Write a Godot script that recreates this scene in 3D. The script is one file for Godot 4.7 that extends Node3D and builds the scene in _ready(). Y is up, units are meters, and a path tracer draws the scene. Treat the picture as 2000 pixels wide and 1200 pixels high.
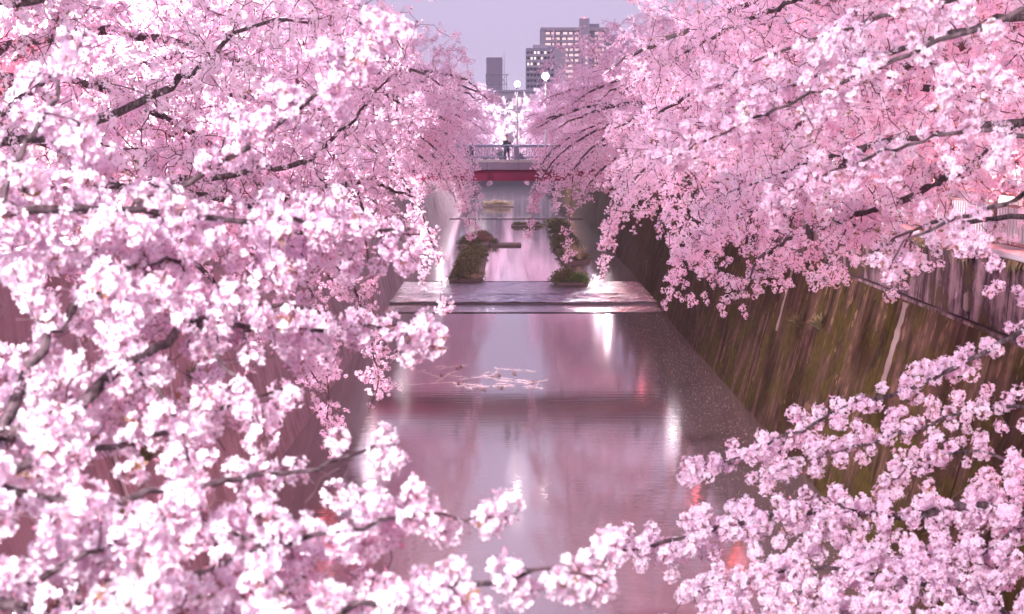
extends Node3D
# A canal lined with cherry trees in blossom at dusk, seen from a bridge. River runs along -Z, water of the near pool at y = 0.

const EYE := Vector3(0, 10.2, 0)
const STREET_R := 7.65
const STREET_L := 7.85
var rng := RandomNumberGenerator.new()
var M := {}
var taken := {}
var hi: Array[Mesh] = []
var mid: Array[Mesh] = []
var low: Array[Mesh] = []


func _ready() -> void:
	rng.seed = 71
	_camera_and_light()
	_materials()
	_flowers()
	_setting()
	_bridge()
	_water_plants()
	_walls_and_fences()
	_far_buildings()
	_bank_buildings()
	_lamps()
	_trees()
	_people()
	_small_things()


func _camera_and_light() -> void:
	var cam := Camera3D.new()
	cam.name = "camera"
	add_child(cam)
	cam.position = EYE
	cam.rotation = Vector3(-atan(331.0 / 2500.0), -atan(5.0 / 2500.0), 0)
	cam.near = 0.1
	cam.far = 3000.0
	var at := CameraAttributesPhysical.new()
	at.frustum_focal_length = 50.0
	at.frustum_focus_distance = 30.0
	at.frustum_near = 0.1
	at.frustum_far = 3000.0
	at.exposure_aperture = 5.0
	cam.attributes = at
	cam.current = true
	var sky_m := ProceduralSkyMaterial.new()
	sky_m.sky_top_color = Color(0.80, 0.745, 0.905)
	sky_m.sky_horizon_color = Color(0.885, 0.82, 0.94)
	sky_m.sky_curve = 0.12
	sky_m.ground_bottom_color = Color(0.30, 0.25, 0.30)
	sky_m.ground_horizon_color = Color(0.70, 0.64, 0.76)
	sky_m.sun_angle_max = 0.0
	var cover := NoiseTexture2D.new()
	var cn := FastNoiseLite.new()
	cn.seed = 5
	cn.frequency = 0.004
	cn.fractal_octaves = 4
	cover.noise = cn
	cover.width = 1024
	cover.height = 512
	cover.seamless = true
	var cr := Gradient.new()
	cr.offsets = PackedFloat32Array([0.0, 0.52, 1.0])
	cr.colors = PackedColorArray([Color(1, 0.93, 0.98, 0.0), Color(1, 0.93, 0.98, 0.0), Color(1, 0.93, 0.98, 0.16)])
	cover.color_ramp = cr
	sky_m.sky_cover = cover
	var sky := Sky.new()
	sky.sky_material = sky_m
	var e := Environment.new()
	e.background_mode = Environment.BG_SKY
	e.sky = sky
	e.tonemap_mode = Environment.TONE_MAPPER_LINEAR
	e.tonemap_exposure = 1.0
	e.background_energy_multiplier = 1.0
	e.fog_enabled = true
	e.fog_density = 0.00035
	e.fog_light_color = Color(0.91, 0.88, 0.98)
	e.sdfgi_enabled = true
	e.ssao_enabled = true
	e.ssil_enabled = true
	var we := WorldEnvironment.new()
	we.name = "world_environment"
	we.environment = e
	add_child(we)
	var sun := DirectionalLight3D.new()   # afterglow of the western sky behind the camera
	sun.name = "afterglow"
	sun.light_energy = 0.24
	sun.light_color = Color(1.0, 0.90, 0.95)
	sun.light_angular_distance = 40.0
	sun.shadow_enabled = true
	sun.rotation = Vector3(deg_to_rad(-42), deg_to_rad(20), 0)
	add_child(sun)


# ------------------------------------------------------------------ helpers
func lin(r: float, g: float, b: float) -> Color:
	return Color(r, g, b).linear_to_srgb()

func mat(key: String, c: Color, rough := 0.8, metal := 0.0) -> StandardMaterial3D:
	var m := StandardMaterial3D.new()
	m.resource_name = key
	m.albedo_color = c.linear_to_srgb()
	m.roughness = rough
	m.metallic = metal
	M[key] = m
	return m

func glow(key: String, c: Color, energy: float) -> void:
	var m := mat(key, Color(0.8, 0.8, 0.8))
	m.emission_enabled = true
	m.emission = c
	m.emission_energy_multiplier = energy

func numbered(n: String) -> String:
	if not taken.has(n):
		taken[n] = 0
		return n
	taken[n] += 1
	return "%s_%03d" % [n, taken[n]]

func thing(called: String, label: String, category: String, at := Vector3.ZERO, turn := 0.0, group := "") -> Node3D:
	var o := Node3D.new()
	o.name = numbered(called)
	add_child(o, true)
	o.position = at
	o.rotation.y = turn
	return tag(o, label, category, group)

func tag(o: Node3D, label: String, category: String, group := "") -> Node3D:
	o.set_meta("label", label)
	o.set_meta("category", category)
	if group:
		o.set_meta("group", group)
	return o

func part(called: String, mesh: Mesh, m: Material, parent: Node3D, at := Vector3.ZERO, rot := Vector3.ZERO) -> MeshInstance3D:
	var o := MeshInstance3D.new()
	o.mesh = mesh
	o.material_override = m
	if parent == null:
		o.name = numbered(called)
		add_child(o, true)
	else:
		var n := 0
		var nm := called
		while parent.has_node(NodePath(nm)):
			n += 1
			nm = "%s_%03d" % [called, n]
		o.name = nm
		parent.add_child(o, true)
	o.position = at
	o.rotation = rot
	return o

func struct(called: String, mesh: Mesh, m: Material, at := Vector3.ZERO) -> MeshInstance3D:
	var o := part(called, mesh, m, null, at)
	o.set_meta("kind", "structure")
	return o

func stt() -> SurfaceTool:
	var st := SurfaceTool.new()
	st.begin(Mesh.PRIMITIVE_TRIANGLES)
	st.set_smooth_group(-1)
	return st

func done(st: SurfaceTool) -> ArrayMesh:
	st.generate_normals()
	return st.commit()

func quad(st: SurfaceTool, a: Vector3, b: Vector3, c: Vector3, d: Vector3) -> void:
	for v in [a, b, c, a, c, d]:
		st.add_vertex(v)

func box(st: SurfaceTool, c: Vector3, s: Vector3, bev := 0.0) -> void:   # box with chamfered edges
	var h := s * 0.5
	var b := minf(bev, minf(h.x, minf(h.y, h.z)) * 0.9)
	if b <= 0.0:
		for ax in 3:
			for sg in [-1.0, 1.0]:
				var n := Vector3.ZERO
				n[ax] = sg
				var u := Vector3.ZERO
				u[(ax + 1) % 3] = h[(ax + 1) % 3]
				var w := Vector3.ZERO
				w[(ax + 2) % 3] = h[(ax + 2) % 3]
				var p := c + n * h[ax]
				if sg > 0:
					quad(st, p - u - w, p - u + w, p + u + w, p + u - w)
				else:
					quad(st, p - u - w, p + u - w, p + u + w, p - u + w)
		return
	for ax in 3:
		var i := (ax + 1) % 3
		var j := (ax + 2) % 3
		for sg in [-1.0, 1.0]:
			var p := Vector3.ZERO
			p[ax] = sg * h[ax]
			var u := Vector3.ZERO
			u[i] = h[i] - b
			var w := Vector3.ZERO
			w[j] = h[j] - b
			if sg > 0:
				quad(st, c + p - u - w, c + p - u + w, c + p + u + w, c + p + u - w)
			else:
				quad(st, c + p - u - w, c + p + u - w, c + p + u + w, c + p - u + w)
		for s1 in [-1.0, 1.0]:
			for s2 in [-1.0, 1.0]:
				var l := Vector3.ZERO
				l[ax] = h[ax] - b
				var p1 := Vector3.ZERO
				p1[i] = s1 * h[i]
				p1[j] = s2 * (h[j] - b)
				var p2 := Vector3.ZERO
				p2[i] = s1 * (h[i] - b)
				p2[j] = s2 * h[j]
				if s1 * s2 > 0:
					quad(st, c + p1 - l, c + p2 - l, c + p2 + l, c + p1 + l)
				else:
					quad(st, c + p1 - l, c + p1 + l, c + p2 + l, c + p2 - l)

func boxm(s: Vector3, bev := 0.0, c := Vector3.ZERO) -> ArrayMesh:
	var st := stt()
	box(st, c, s, bev)
	return done(st)

func tube(st: SurfaceTool, pts: Array, rs: Array, k := 6, cap := true) -> void:
	var rings := []
	for i in pts.size():
		var d: Vector3 = (pts[mini(i + 1, pts.size() - 1)] - pts[maxi(i - 1, 0)]).normalized()
		var x := d.cross(Vector3(0.31, 0.17, 0.93)).normalized()
		if absf(d.dot(Vector3(0.31, 0.17, 0.93))) > 0.97:
			x = d.cross(Vector3.UP).normalized()
		var y := d.cross(x)
		var ring := []
		for j in k:
			var a := TAU * j / k
			ring.append(pts[i] + (x * cos(a) + y * sin(a)) * rs[mini(i, rs.size() - 1)])
		rings.append(ring)
	for i in pts.size() - 1:
		for j in k:
			var j2 := (j + 1) % k
			quad(st, rings[i][j], rings[i + 1][j], rings[i + 1][j2], rings[i][j2])
	if cap:
		for j in range(1, k - 1):
			for v in [rings[0][0], rings[0][j], rings[0][j + 1]]:
				st.add_vertex(v)
			for v in [rings[-1][0], rings[-1][j + 1], rings[-1][j]]:
				st.add_vertex(v)

func lathe(st: SurfaceTool, prof: Array, k := 12, c := Vector3.ZERO) -> void:   # prof: [radius, y] from the bottom up
	for i in prof.size() - 1:
		for j in k:
			var a := TAU * j / k
			var b := TAU * (j + 1) / k
			var p0: Array = prof[i]
			var p1: Array = prof[i + 1]
			quad(st, c + Vector3(p0[0] * cos(a), p0[1], p0[0] * sin(a)), c + Vector3(p0[0] * cos(b), p0[1], p0[0] * sin(b)),
				c + Vector3(p1[0] * cos(b), p1[1], p1[0] * sin(b)), c + Vector3(p1[0] * cos(a), p1[1], p1[0] * sin(a)))

func rdir() -> Vector3:
	var v := Vector3(rng.randfn(), rng.randfn(), rng.randfn())
	return v.normalized() if v.length() > 1e-4 else Vector3.UP

func noise(sd: int, f: float, oct := 4) -> FastNoiseLite:
	var n := FastNoiseLite.new()
	n.seed = sd
	n.frequency = f
	n.fractal_octaves = oct
	return n

func noise_tex(sd: int, f: float, w := 512, normal := false, bump := 4.0) -> NoiseTexture2D:
	var t := NoiseTexture2D.new()
	t.noise = noise(sd, f, 5)
	t.width = w
	t.height = w
	t.seamless = true
	t.as_normal_map = normal
	t.bump_strength = bump
	return t


# ------------------------------------------------------------------ materials
func streaks(sd: int, base: Color, dark: Color, moss: Color, pale: Color, moss_amt: float, pale_amt: float, run: float) -> ImageTexture:
	# weathered concrete: vertical run-off streaks, moss and patches where the render has come off; one repeat is 24 m by 8 m
	var w := 1024
	var h := 384
	var im := Image.create(w, h, false, Image.FORMAT_RGB8)
	var ns := noise(sd, 0.028, 4)
	var nb := noise(sd + 1, 0.012, 4)
	var nf := noise(sd + 2, 0.11, 3)
	var np := noise(sd + 3, 0.02, 3)
	for y in h:
		for x in w:
			# wrapped by cross-fading the last fifth with the start
			var s := ns.get_noise_2d(x, y * run) * 0.6 + np.get_noise_2d(x * 2.2 + 90, y * run) * 0.8
			var b := nb.get_noise_2d(x, y)
			var f := nf.get_noise_2d(x, y * 0.55)
			var p := np.get_noise_2d(x * 1.3, y * 0.5 + 300)
			if x > 820:
				var t := (x - 820) / 204.0
				s = lerpf(s, ns.get_noise_2d(x - 1024, y * run) * 0.6 + np.get_noise_2d((x - 1024) * 2.2 + 90, y * run) * 0.8, t)
				b = lerpf(b, nb.get_noise_2d(x - 1024, y), t)
				f = lerpf(f, nf.get_noise_2d(x - 1024, y * 0.55), t)
				p = lerpf(p, np.get_noise_2d((x - 1024) * 1.3, y * 0.5 + 300), t)
			var c := base.lerp(dark, clampf(0.48 + s * 1.5 + b * 1.1 + f * 0.6, 0.0, 1.0))
			c = c.lerp(moss, clampf((b * 1.3 + s * 0.5 + f * 0.45) * 2.4 + moss_amt, 0.0, 0.92))
			if p + f * 0.25 > 0.62 - pale_amt:
				c = c.lerp(pale, 0.75)
			elif s < -0.33 and f > -0.1:
				c = c.lerp(pale, 0.3)
			im.set_pixel(x, y, c * (1.0 + f * (0.35 if moss_amt > -0.29 else 0.12)))
	return ImageTexture.create_from_image(im)

func _materials() -> void:
	var m := mat("petal", Color(1, 1, 1), 0.75)
	m.vertex_color_use_as_albedo = true
	m.backlight_enabled = true
	m.backlight = Color(0.92, 0.80, 0.88)
	m.metallic_specular = 0.25
	m = mat("bark", Color(0.115, 0.070, 0.075), 0.9)
	m.heightmap_enabled = false
	m.albedo_texture = noise_tex(31, 0.03, 256)
	(m.albedo_texture as NoiseTexture2D).color_ramp = ramp([Color(0.35, 0.30, 0.32), Color(1, 1, 1)])
	m.albedo_color = Color(0.16, 0.11, 0.12).linear_to_srgb()
	m.uv1_triplanar = true
	m.uv1_world_triplanar = true
	m.uv1_scale = Vector3(4, 1.2, 4)
	mat("twig", Color(0.10, 0.052, 0.06), 0.85)
	m = mat("wall_upper", Color(1, 1, 1), 0.85)
	m.albedo_texture = streaks(3, Color(0.46, 0.37, 0.39), Color(0.18, 0.13, 0.145), Color(0.26, 0.21, 0.13), Color(0.56, 0.46, 0.48), -0.45, 0.0, 0.07)
	m.uv1_triplanar = true
	m.uv1_world_triplanar = true
	m.uv1_scale = Vector3(1 / 24.0, 1 / 8.0, 1 / 24.0)
	m.metallic_specular = 0.12
	m = mat("wall_lower", Color(1, 1, 1), 0.9)
	m.metallic_specular = 0.12
	m.albedo_texture = streaks(11, Color(0.30, 0.22, 0.185), Color(0.11, 0.077, 0.06), Color(0.23, 0.195, 0.085), Color(0.42, 0.32, 0.27), 0.22, 0.08, 0.22)
	m.uv1_triplanar = true
	m.uv1_world_triplanar = true
	m.uv1_scale = Vector3(1 / 24.0, 1 / 8.0, 1 / 24.0)
	m = mat("wall_left", Color(1, 1, 1), 0.85)
	m.albedo_texture = streaks(23, Color(0.60, 0.51, 0.55), Color(0.53, 0.43, 0.48), Color(0.48, 0.39, 0.42), Color(0.63, 0.54, 0.58), -0.3, -0.25, 0.22)
	m.uv1_triplanar = true
	m.uv1_world_triplanar = true
	m.uv1_scale = Vector3(1 / 24.0, 1 / 8.0, 1 / 24.0)
	m = mat("water", Color(0.43, 0.345, 0.36), 0.055, 0.8)
	m.normal_enabled = true
	m.normal_texture = noise_tex(41, 0.012, 512, true, 2.0)
	m.normal_scale = 0.11
	m.uv1_triplanar = true
	m.uv1_world_triplanar = true
	m.uv1_scale = Vector3(0.035, 0.1, 0.5)
	m = mat("weir_water", Color(0.38, 0.31, 0.38), 0.16, 0.88)
	m.normal_enabled = true
	m.normal_texture = noise_tex(43, 0.03, 512, true, 6.0)
	m.normal_scale = 0.55
	m.uv1_triplanar = true
	m.uv1_world_triplanar = true
	m.uv1_scale = Vector3(0.12, 0.3, 0.5)
	m = mat("asphalt", Color(0.06, 0.055, 0.06), 0.9)
	m.albedo_texture = noise_tex(51, 0.05, 256)
	(m.albedo_texture as NoiseTexture2D).color_ramp = ramp([Color(0.7, 0.7, 0.7), Color(1, 1, 1)])
	m.uv1_triplanar = true
	m.uv1_scale = Vector3(0.3, 0.3, 0.3)
	mat("wet_concrete", Color(0.08, 0.062, 0.07), 0.35)
	mat("concrete", Color(0.42, 0.38, 0.41), 0.85)
	mat("curb_white", Color(0.44, 0.40, 0.43), 0.7)
	mat("fascia", Color(0.24, 0.195, 0.27), 0.8)
	mat("girder_red", Color(0.24, 0.02, 0.075), 0.45)
	mat("rail_grey", Color(0.20, 0.19, 0.28), 0.5)
	mat("fence_white", Color(0.66, 0.60, 0.64), 0.6)
	mat("fence_brown", Color(0.34, 0.20, 0.19), 0.6)
	mat("render_patch", Color(0.19, 0.135, 0.12), 0.9)
	mat("moss", Color(0.10, 0.085, 0.035), 0.95)
	mat("shrub", Color(0.13, 0.12, 0.05), 0.9)
	mat("shrub_green", Color(0.15, 0.26, 0.05), 0.9)
	mat("reed", Color(0.45, 0.36, 0.26), 0.9)
	mat("soil", Color(0.12, 0.08, 0.075), 0.95)
	mat("pole", Color(0.70, 0.70, 0.72), 0.5)
	mat("pole_grey", Color(0.34, 0.34, 0.36), 0.5)
	mat("pole_dark", Color(0.25, 0.22, 0.24), 0.5)
	mat("orange_cloth", Color(0.85, 0.22, 0.10), 0.8)
	mat("blue", Color(0.05, 0.22, 0.45), 0.6)
	mat("yellow", Color(0.80, 0.68, 0.08), 0.6)
	mat("plaster_mauve", Color(0.64, 0.56, 0.65), 0.9)
	mat("plaster_grey", Color(0.45, 0.42, 0.52), 0.9)
	mat("plaster_dark", Color(0.42, 0.35, 0.45), 0.9)
	mat("plaster_warm", Color(0.50, 0.36, 0.34), 0.9)
	m = mat("glass_dark", Color(0.06, 0.06, 0.08), 0.12)
	mat("debris", Color(0.28, 0.14, 0.12), 0.9)
	mat("petal_mat", Color(0.86, 0.70, 0.73), 0.85)
	glow("lamp_globe", Color(1, 0.98, 0.98), 14.0)
	glow("lantern_red", Color(1.0, 0.32, 0.34), 5.0)
	glow("lantern_cream", Color(1.0, 0.80, 0.78), 5.0)
	glow("window_lit", Color(1.0, 0.90, 0.86), 1.5)
	glow("balcony_lit", Color(1.0, 0.84, 0.82), 1.1)
	glow("sign_lit", Color(1.0, 0.95, 0.97), 1.6)
	glow("beacon", Color(1.0, 0.25, 0.3), 8.0)
	m = mat("person", Color(1, 1, 1), 0.85)
	m.vertex_color_use_as_albedo = true

func ramp(cs: Array) -> Gradient:
	var g := Gradient.new()
	g.offsets = PackedFloat32Array([0.25, 0.75])
	g.colors = PackedColorArray(cs)
	return g


# ------------------------------------------------------------------ blossom
const T0 := Color(1, 1, 1)   # every flower's own tone lies between these
const T1 := Color(0.95, 0.85, 0.925)
const C_OUT := Color(0.955, 0.905, 0.955)
const C_IN := Color(0.915, 0.765, 0.865)
const C_EYE := Color(0.40, 0.07, 0.12)
const C_BUD := Color(0.80, 0.47, 0.58)
const C_STEM := Color(0.30, 0.16, 0.10)
const C_LEAF := Color(0.30, 0.20, 0.08)

func tri(st: SurfaceTool, a: Vector3, b: Vector3, c: Vector3, ca: Color, cb: Color, cc: Color) -> void:
	st.set_color(ca)
	st.add_vertex(a)
	st.set_color(cb)
	st.add_vertex(b)
	st.set_color(cc)
	st.add_vertex(c)

func flower(st: SurfaceTool, o: Vector3, n: Vector3, r: float, detail: int, cup: float) -> void:
	var x := n.cross(Vector3(0.4, 0.5, 0.77)).normalized()
	var y := n.cross(x)
	if detail == 0:
		var a0 := rng.randf() * TAU
		var q := []
		for k in 4:
			q.append(o + (x * cos(a0 + k * TAU / 4) + y * sin(a0 + k * TAU / 4)) * r * rng.randf_range(0.85, 1.1) + n * rng.randf_range(-0.3, 0.4) * r)
		var tone := C_OUT.lerp(C_IN, rng.randf() * 0.45)
		tri(st, q[0], q[1], q[2], tone, tone, tone)
		tri(st, q[0], q[2], q[3], tone, tone, tone)
		return
	var rot := rng.randf() * TAU
	for p in 5:
		var a := rot + TAU * p / 5 + rng.randf_range(-0.08, 0.08)
		var d := x * cos(a) + y * sin(a)
		var s := n.cross(d)
		var up := cup + rng.randf_range(-0.15, 0.2)
		var b := o + d * r * 0.06
		var ml := o + d * r * 0.60 - s * r * 0.36 + n * up * r * 0.45
		var mr := o + d * r * 0.60 + s * r * 0.36 + n * up * r * 0.45
		if detail == 1:
			var t := o + d * r * 1.0 + n * up * r * 0.9
			tri(st, b, ml, t, C_IN, C_OUT, C_OUT)
			tri(st, b, t, mr, C_IN, C_OUT, C_OUT)
			continue
		var tl := o + d * r * 0.99 - s * r * 0.20 + n * up * r * 0.95
		var tr := o + d * r * 0.99 + s * r * 0.20 + n * up * r * 0.95
		var nt := o + d * r * 0.84 + n * up * r * 0.72
		var mc := o + d * r * 0.5 + n * up * r * 0.22
		tri(st, b, ml, mc, C_IN, C_OUT, C_OUT)
		tri(st, b, mc, mr, C_IN, C_OUT, C_OUT)
		tri(st, ml, tl, nt, C_OUT, C_OUT, C_OUT)
		tri(st, ml, nt, mc, C_OUT, C_OUT, C_OUT)
		tri(st, mc, nt, mr, C_OUT, C_OUT, C_OUT)
		tri(st, nt, tr, mr, C_OUT, C_OUT, C_OUT)
	for k in (5 if detail == 2 else 2):
		var a := rng.randf() * TAU
		var d := x * cos(a) + y * sin(a)
		tri(st, o - d.rotated(n, 1.2) * r * 0.10, o + d * r * 0.10, o + d * r * 0.25 + n * r * 0.42, C_EYE, C_EYE, Color(0.75, 0.5, 0.3))

func leaf(st: SurfaceTool, o: Vector3, d: Vector3, l: float, c: Color) -> void:
	var s := d.cross(rdir()).normalized() * l * 0.22
	var up := d.cross(s).normalized() * l * 0.08
	tri(st, o, o + d * l * 0.45 + s + up, o + d * l, c, c, c)
	tri(st, o, o + d * l, o + d * l * 0.45 - s + up, c, c, c)

func cluster(st: SurfaceTool, c: Vector3, rad: float, count: int, fr: float, detail: int) -> void:
	for i in count:
		var h := 1.0 - 2.0 * (i + 0.5) / count
		var a := i * 2.39996 + rng.randf_range(-0.5, 0.5)
		var d := Vector3(sqrt(1 - h * h) * cos(a), h, sqrt(1 - h * h) * sin(a))
		d = (d + rdir() * 0.32).normalized()
		var o := c + d * rad * rng.randf_range(0.62, 1.08)
		var n := (d + rdir() * 0.45).normalized()
		flower(st, o, n, fr * rng.randf_range(0.82, 1.12), detail, 0.35)
		if detail == 2:
			var s := d.cross(Vector3(0.2, 0.9, 0.3)).normalized() * 0.0011
			var b := c + d * rad * 0.05
			tri(st, b - s, b + s, o, C_STEM, C_STEM, C_BUD)
			tri(st, o - n * 0.008 + s * 2.5, o - n * 0.008 - s * 2.5, o, C_BUD, C_BUD, C_BUD)

func _flowers() -> void:
	for v in 5:
		var st := stt()
		cluster(st, Vector3.ZERO, 0.040, 19 + v % 3 * 2, 0.0165, 2)
		for k in 2 + v % 3:
			var d := rdir()
			var bud := d * 0.05
			for q in 3:
				var s := d.cross(rdir()).normalized() * 0.005
				tri(st, bud - d * 0.009, bud + s, bud + d * 0.009, C_BUD, C_BUD, C_BUD)
		if v == 1:
			for k in 2:
				leaf(st, Vector3.ZERO, rdir(), 0.056, Color(0.34, 0.22, 0.13))
		hi.append(done(st))
	for v in 4:
		var st := stt()
		cluster(st, Vector3.ZERO, 0.04, 16, 0.0165, 1)
		cluster(st, Vector3(0.03, -0.075, 0.02), 0.036, 12, 0.0165, 1)
		leaf(st, Vector3.ZERO, rdir(), 0.06, C_LEAF)
		mid.append(done(st))
	for v in 4:
		var st := stt()
		var d := rdir()
		for k in 5:
			cluster(st, d * (k - 2) * 0.075 + rdir() * 0.055, 0.043, 14, 0.0175, 0)
		for k in 3:
			var o := rdir() * 0.08
			leaf(st, o, rdir(), 0.07, C_LEAF.lerp(C_BUD, 0.5))
		low.append(done(st))


# ------------------------------------------------------------------ growing trees
class Skel:
	var pos := PackedVector3Array()
	var par := PackedInt32Array()
	var rad := PackedFloat32Array()
	var flow := PackedFloat32Array()
	var dir := PackedVector3Array()
	var r: RandomNumberGenerator

	func add(p: Vector3, from: int, least := 0.0) -> int:
		pos.append(p)
		par.append(from)
		rad.append(least)
		return pos.size() - 1

	func nearest(t: Vector3) -> int:
		var best := -1
		var bd := 1e20
		for i in pos.size():
			var d := pos[i].distance_squared_to(t)
			if d < bd:
				bd = d
				best = i
		return best

	func limb(pts: Array, r0: float, r1: float, step: float) -> Array:   # a smooth thick branch through the points
		var from := -1
		if pos.size() > 0:
			var n := nearest(pts[0])
			if pos[n].distance_to(pts[0]) < 0.8:
				from = n
		var first := pos.size()
		for i in pts.size() - 1:
			var a: Vector3 = pts[i]
			var b: Vector3 = pts[i + 1]
			var pre: Vector3 = pts[maxi(i - 1, 0)]
			var post: Vector3 = pts[mini(i + 2, pts.size() - 1)]
			var k := maxi(1, int(ceil(a.distance_to(b) / step)))
			for j in k:
				var t := float(j) / k
				var q := a.cubic_interpolate(b, pre, post, t)
				var g := (i + t) / (pts.size() - 1)
				q += Vector3(r.randfn(), r.randfn(), r.randfn()) * step * 0.10
				from = add(q, from, lerpf(r0, r1, g))
		from = add(pts[-1], from, r1)
		return [first, pos.size()]

	func reach(t: Vector3, step: float, lift: float, wob: float) -> void:   # a twig from the nearest branch to the point
		var n := nearest(t)
		var p := pos[n]
		var d := p.distance_to(t)
		if d < step * 0.5:
			return
		var d0 := Vector3.ZERO
		if par[n] >= 0:
			d0 = (p - pos[par[n]]).normalized()
		var c := p + (d0 * 0.55 + Vector3.UP * lift + (t - p) / d * 0.3) * d * 0.55
		var k := maxi(1, int(ceil(d / step)))
		var from := n
		for j in range(1, k + 1):
			var u := float(j) / k
			var q := p.lerp(c, u).lerp(c.lerp(t, u), u)
			q += Vector3(r.randfn(), r.randfn(), r.randfn()) * wob * step
			from = add(q, from)

	func thicken(tip: float, power: float) -> void:
		var n := pos.size()
		flow.resize(n)
		flow.fill(0.0)
		dir.resize(n)
		for i in range(n - 1, -1, -1):
			flow[i] = maxf(flow[i], 1.0)
			if par[i] >= 0:
				flow[par[i]] += flow[i]
			rad[i] = maxf(rad[i], tip * pow(flow[i], power))
		for i in n:
			dir[i] = (pos[i] - pos[par[i]]).normalized() if par[i] >= 0 else Vector3.UP
		for i in n:
			if par[i] >= 0:
				rad[i] = minf(rad[i], rad[par[i]])

	func mesh(thick: bool, cut: float) -> ArrayMesh:
		var v := PackedVector3Array()
		var nn := PackedVector3Array()
		var k := 7 if thick else 3
		var ref := Vector3(0.31, 0.17, 0.93)
		for i in pos.size():
			var p := par[i]
			if p < 0 or (rad[i] > cut) != thick:
				continue
			var da := dir[p]
			if par[p] < 0:
				da = dir[i]
			var xa := da.cross(ref).normalized()
			var ya := da.cross(xa)
			var xb := dir[i].cross(ref).normalized()
			var yb := dir[i].cross(xb)
			var ra := minf(rad[p], rad[i] * 1.35)
			for j in k:
				var a0 := TAU * j / k
				var a1 := TAU * (j + 1) / k
				var u0 := xa * cos(a0) + ya * sin(a0)
				var u1 := xa * cos(a1) + ya * sin(a1)
				var w0 := xb * cos(a0) + yb * sin(a0)
				var w1 := xb * cos(a1) + yb * sin(a1)
				var A := pos[p] + u0 * ra
				var B := pos[p] + u1 * ra
				var C := pos[i] + w1 * rad[i]
				var D := pos[i] + w0 * rad[i]
				v.append_array(PackedVector3Array([A, D, C, A, C, B]))
				nn.append_array(PackedVector3Array([u0, w0, w1, u0, w1, u1]))
		var arr := []
		arr.resize(Mesh.ARRAY_MAX)
		arr[Mesh.ARRAY_VERTEX] = v
		arr[Mesh.ARRAY_NORMAL] = nn
		var am := ArrayMesh.new()
		if v.size():
			am.add_surface_from_arrays(Mesh.PRIMITIVE_TRIANGLES, arr)
		return am


func in_ball() -> Vector3:
	return rdir() * pow(rng.randf(), 0.40)

# limbs: [points, radius at start, radius at end, twigs along it, reach of those twigs]; masses: [centre, radii, twigs]
func grow(limbs: Array, masses: Array, step: float, lift: float, sag: float, loose := 0.6) -> Skel:
	var s := Skel.new()
	s.r = rng
	var want: Array[Vector3] = []
	var spans := []
	for l in limbs:
		spans.append(s.limb(l[0], l[1], l[2], step * 1.5))
	for i in limbs.size():
		var l: Array = limbs[i]
		var hub := Vector3.ZERO
		var n := 0
		for k in l[3]:
			if k % 6 == 0 or loose > 0.8:
				n = int(lerpf(spans[i][0], spans[i][1] - 1, pow(rng.randf(), 0.8)))
				hub = in_ball() * l[4] * 0.85
			var slim := 1.0 - 0.6 * pow(float(n - spans[i][0]) / maxf(1.0, spans[i][1] - spans[i][0]), 1.5)
			var off: Vector3 = (hub * (1.0 - loose * 0.8) + in_ball() * (l[4] * loose)) * slim
			off.y = off.y * 0.8 - absf(off.x + off.z) * sag
			want.append(s.pos[n] + off)
	for m in masses:
		var hub: Vector3 = m[0]
		for k in m[2]:
			if k % 7 == 0:
				hub = m[0] + in_ball() * m[1]
			var around: Vector3 = m[1]
			want.append(hub + in_ball() * (around * 0.22 + Vector3.ONE * 0.25))
	# nearest first, so that branches fork outwards
	var base := s.pos.size()
	var keyed := []
	for t in want:
		var bd := 1e20
		for i in range(0, base, 2):
			bd = minf(bd, s.pos[i].distance_squared_to(t))
		keyed.append([bd, t])
	keyed.sort_custom(func(a, b): return a[0] < b[0])
	for q in keyed:
		s.reach(q[1], step, lift, 0.13)
	return s

# places flower clusters on the thin branches; returns the transforms
func bloom(s: Skel, most: float, chance: float, off: float, size: float) -> Array[Transform3D]:
	var out: Array[Transform3D] = []
	for i in s.pos.size():
		if s.rad[i] > most or rng.randf() > chance:
			continue
		var d := rdir()
		d.y -= 0.15
		var b := Basis(rdir(), rng.randf() * TAU) * size * rng.randf_range(0.78, 1.15)
		out.append(Transform3D(b, s.pos[i] + d * off * rng.randf_range(0.4, 1.2)))
	return out

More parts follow.
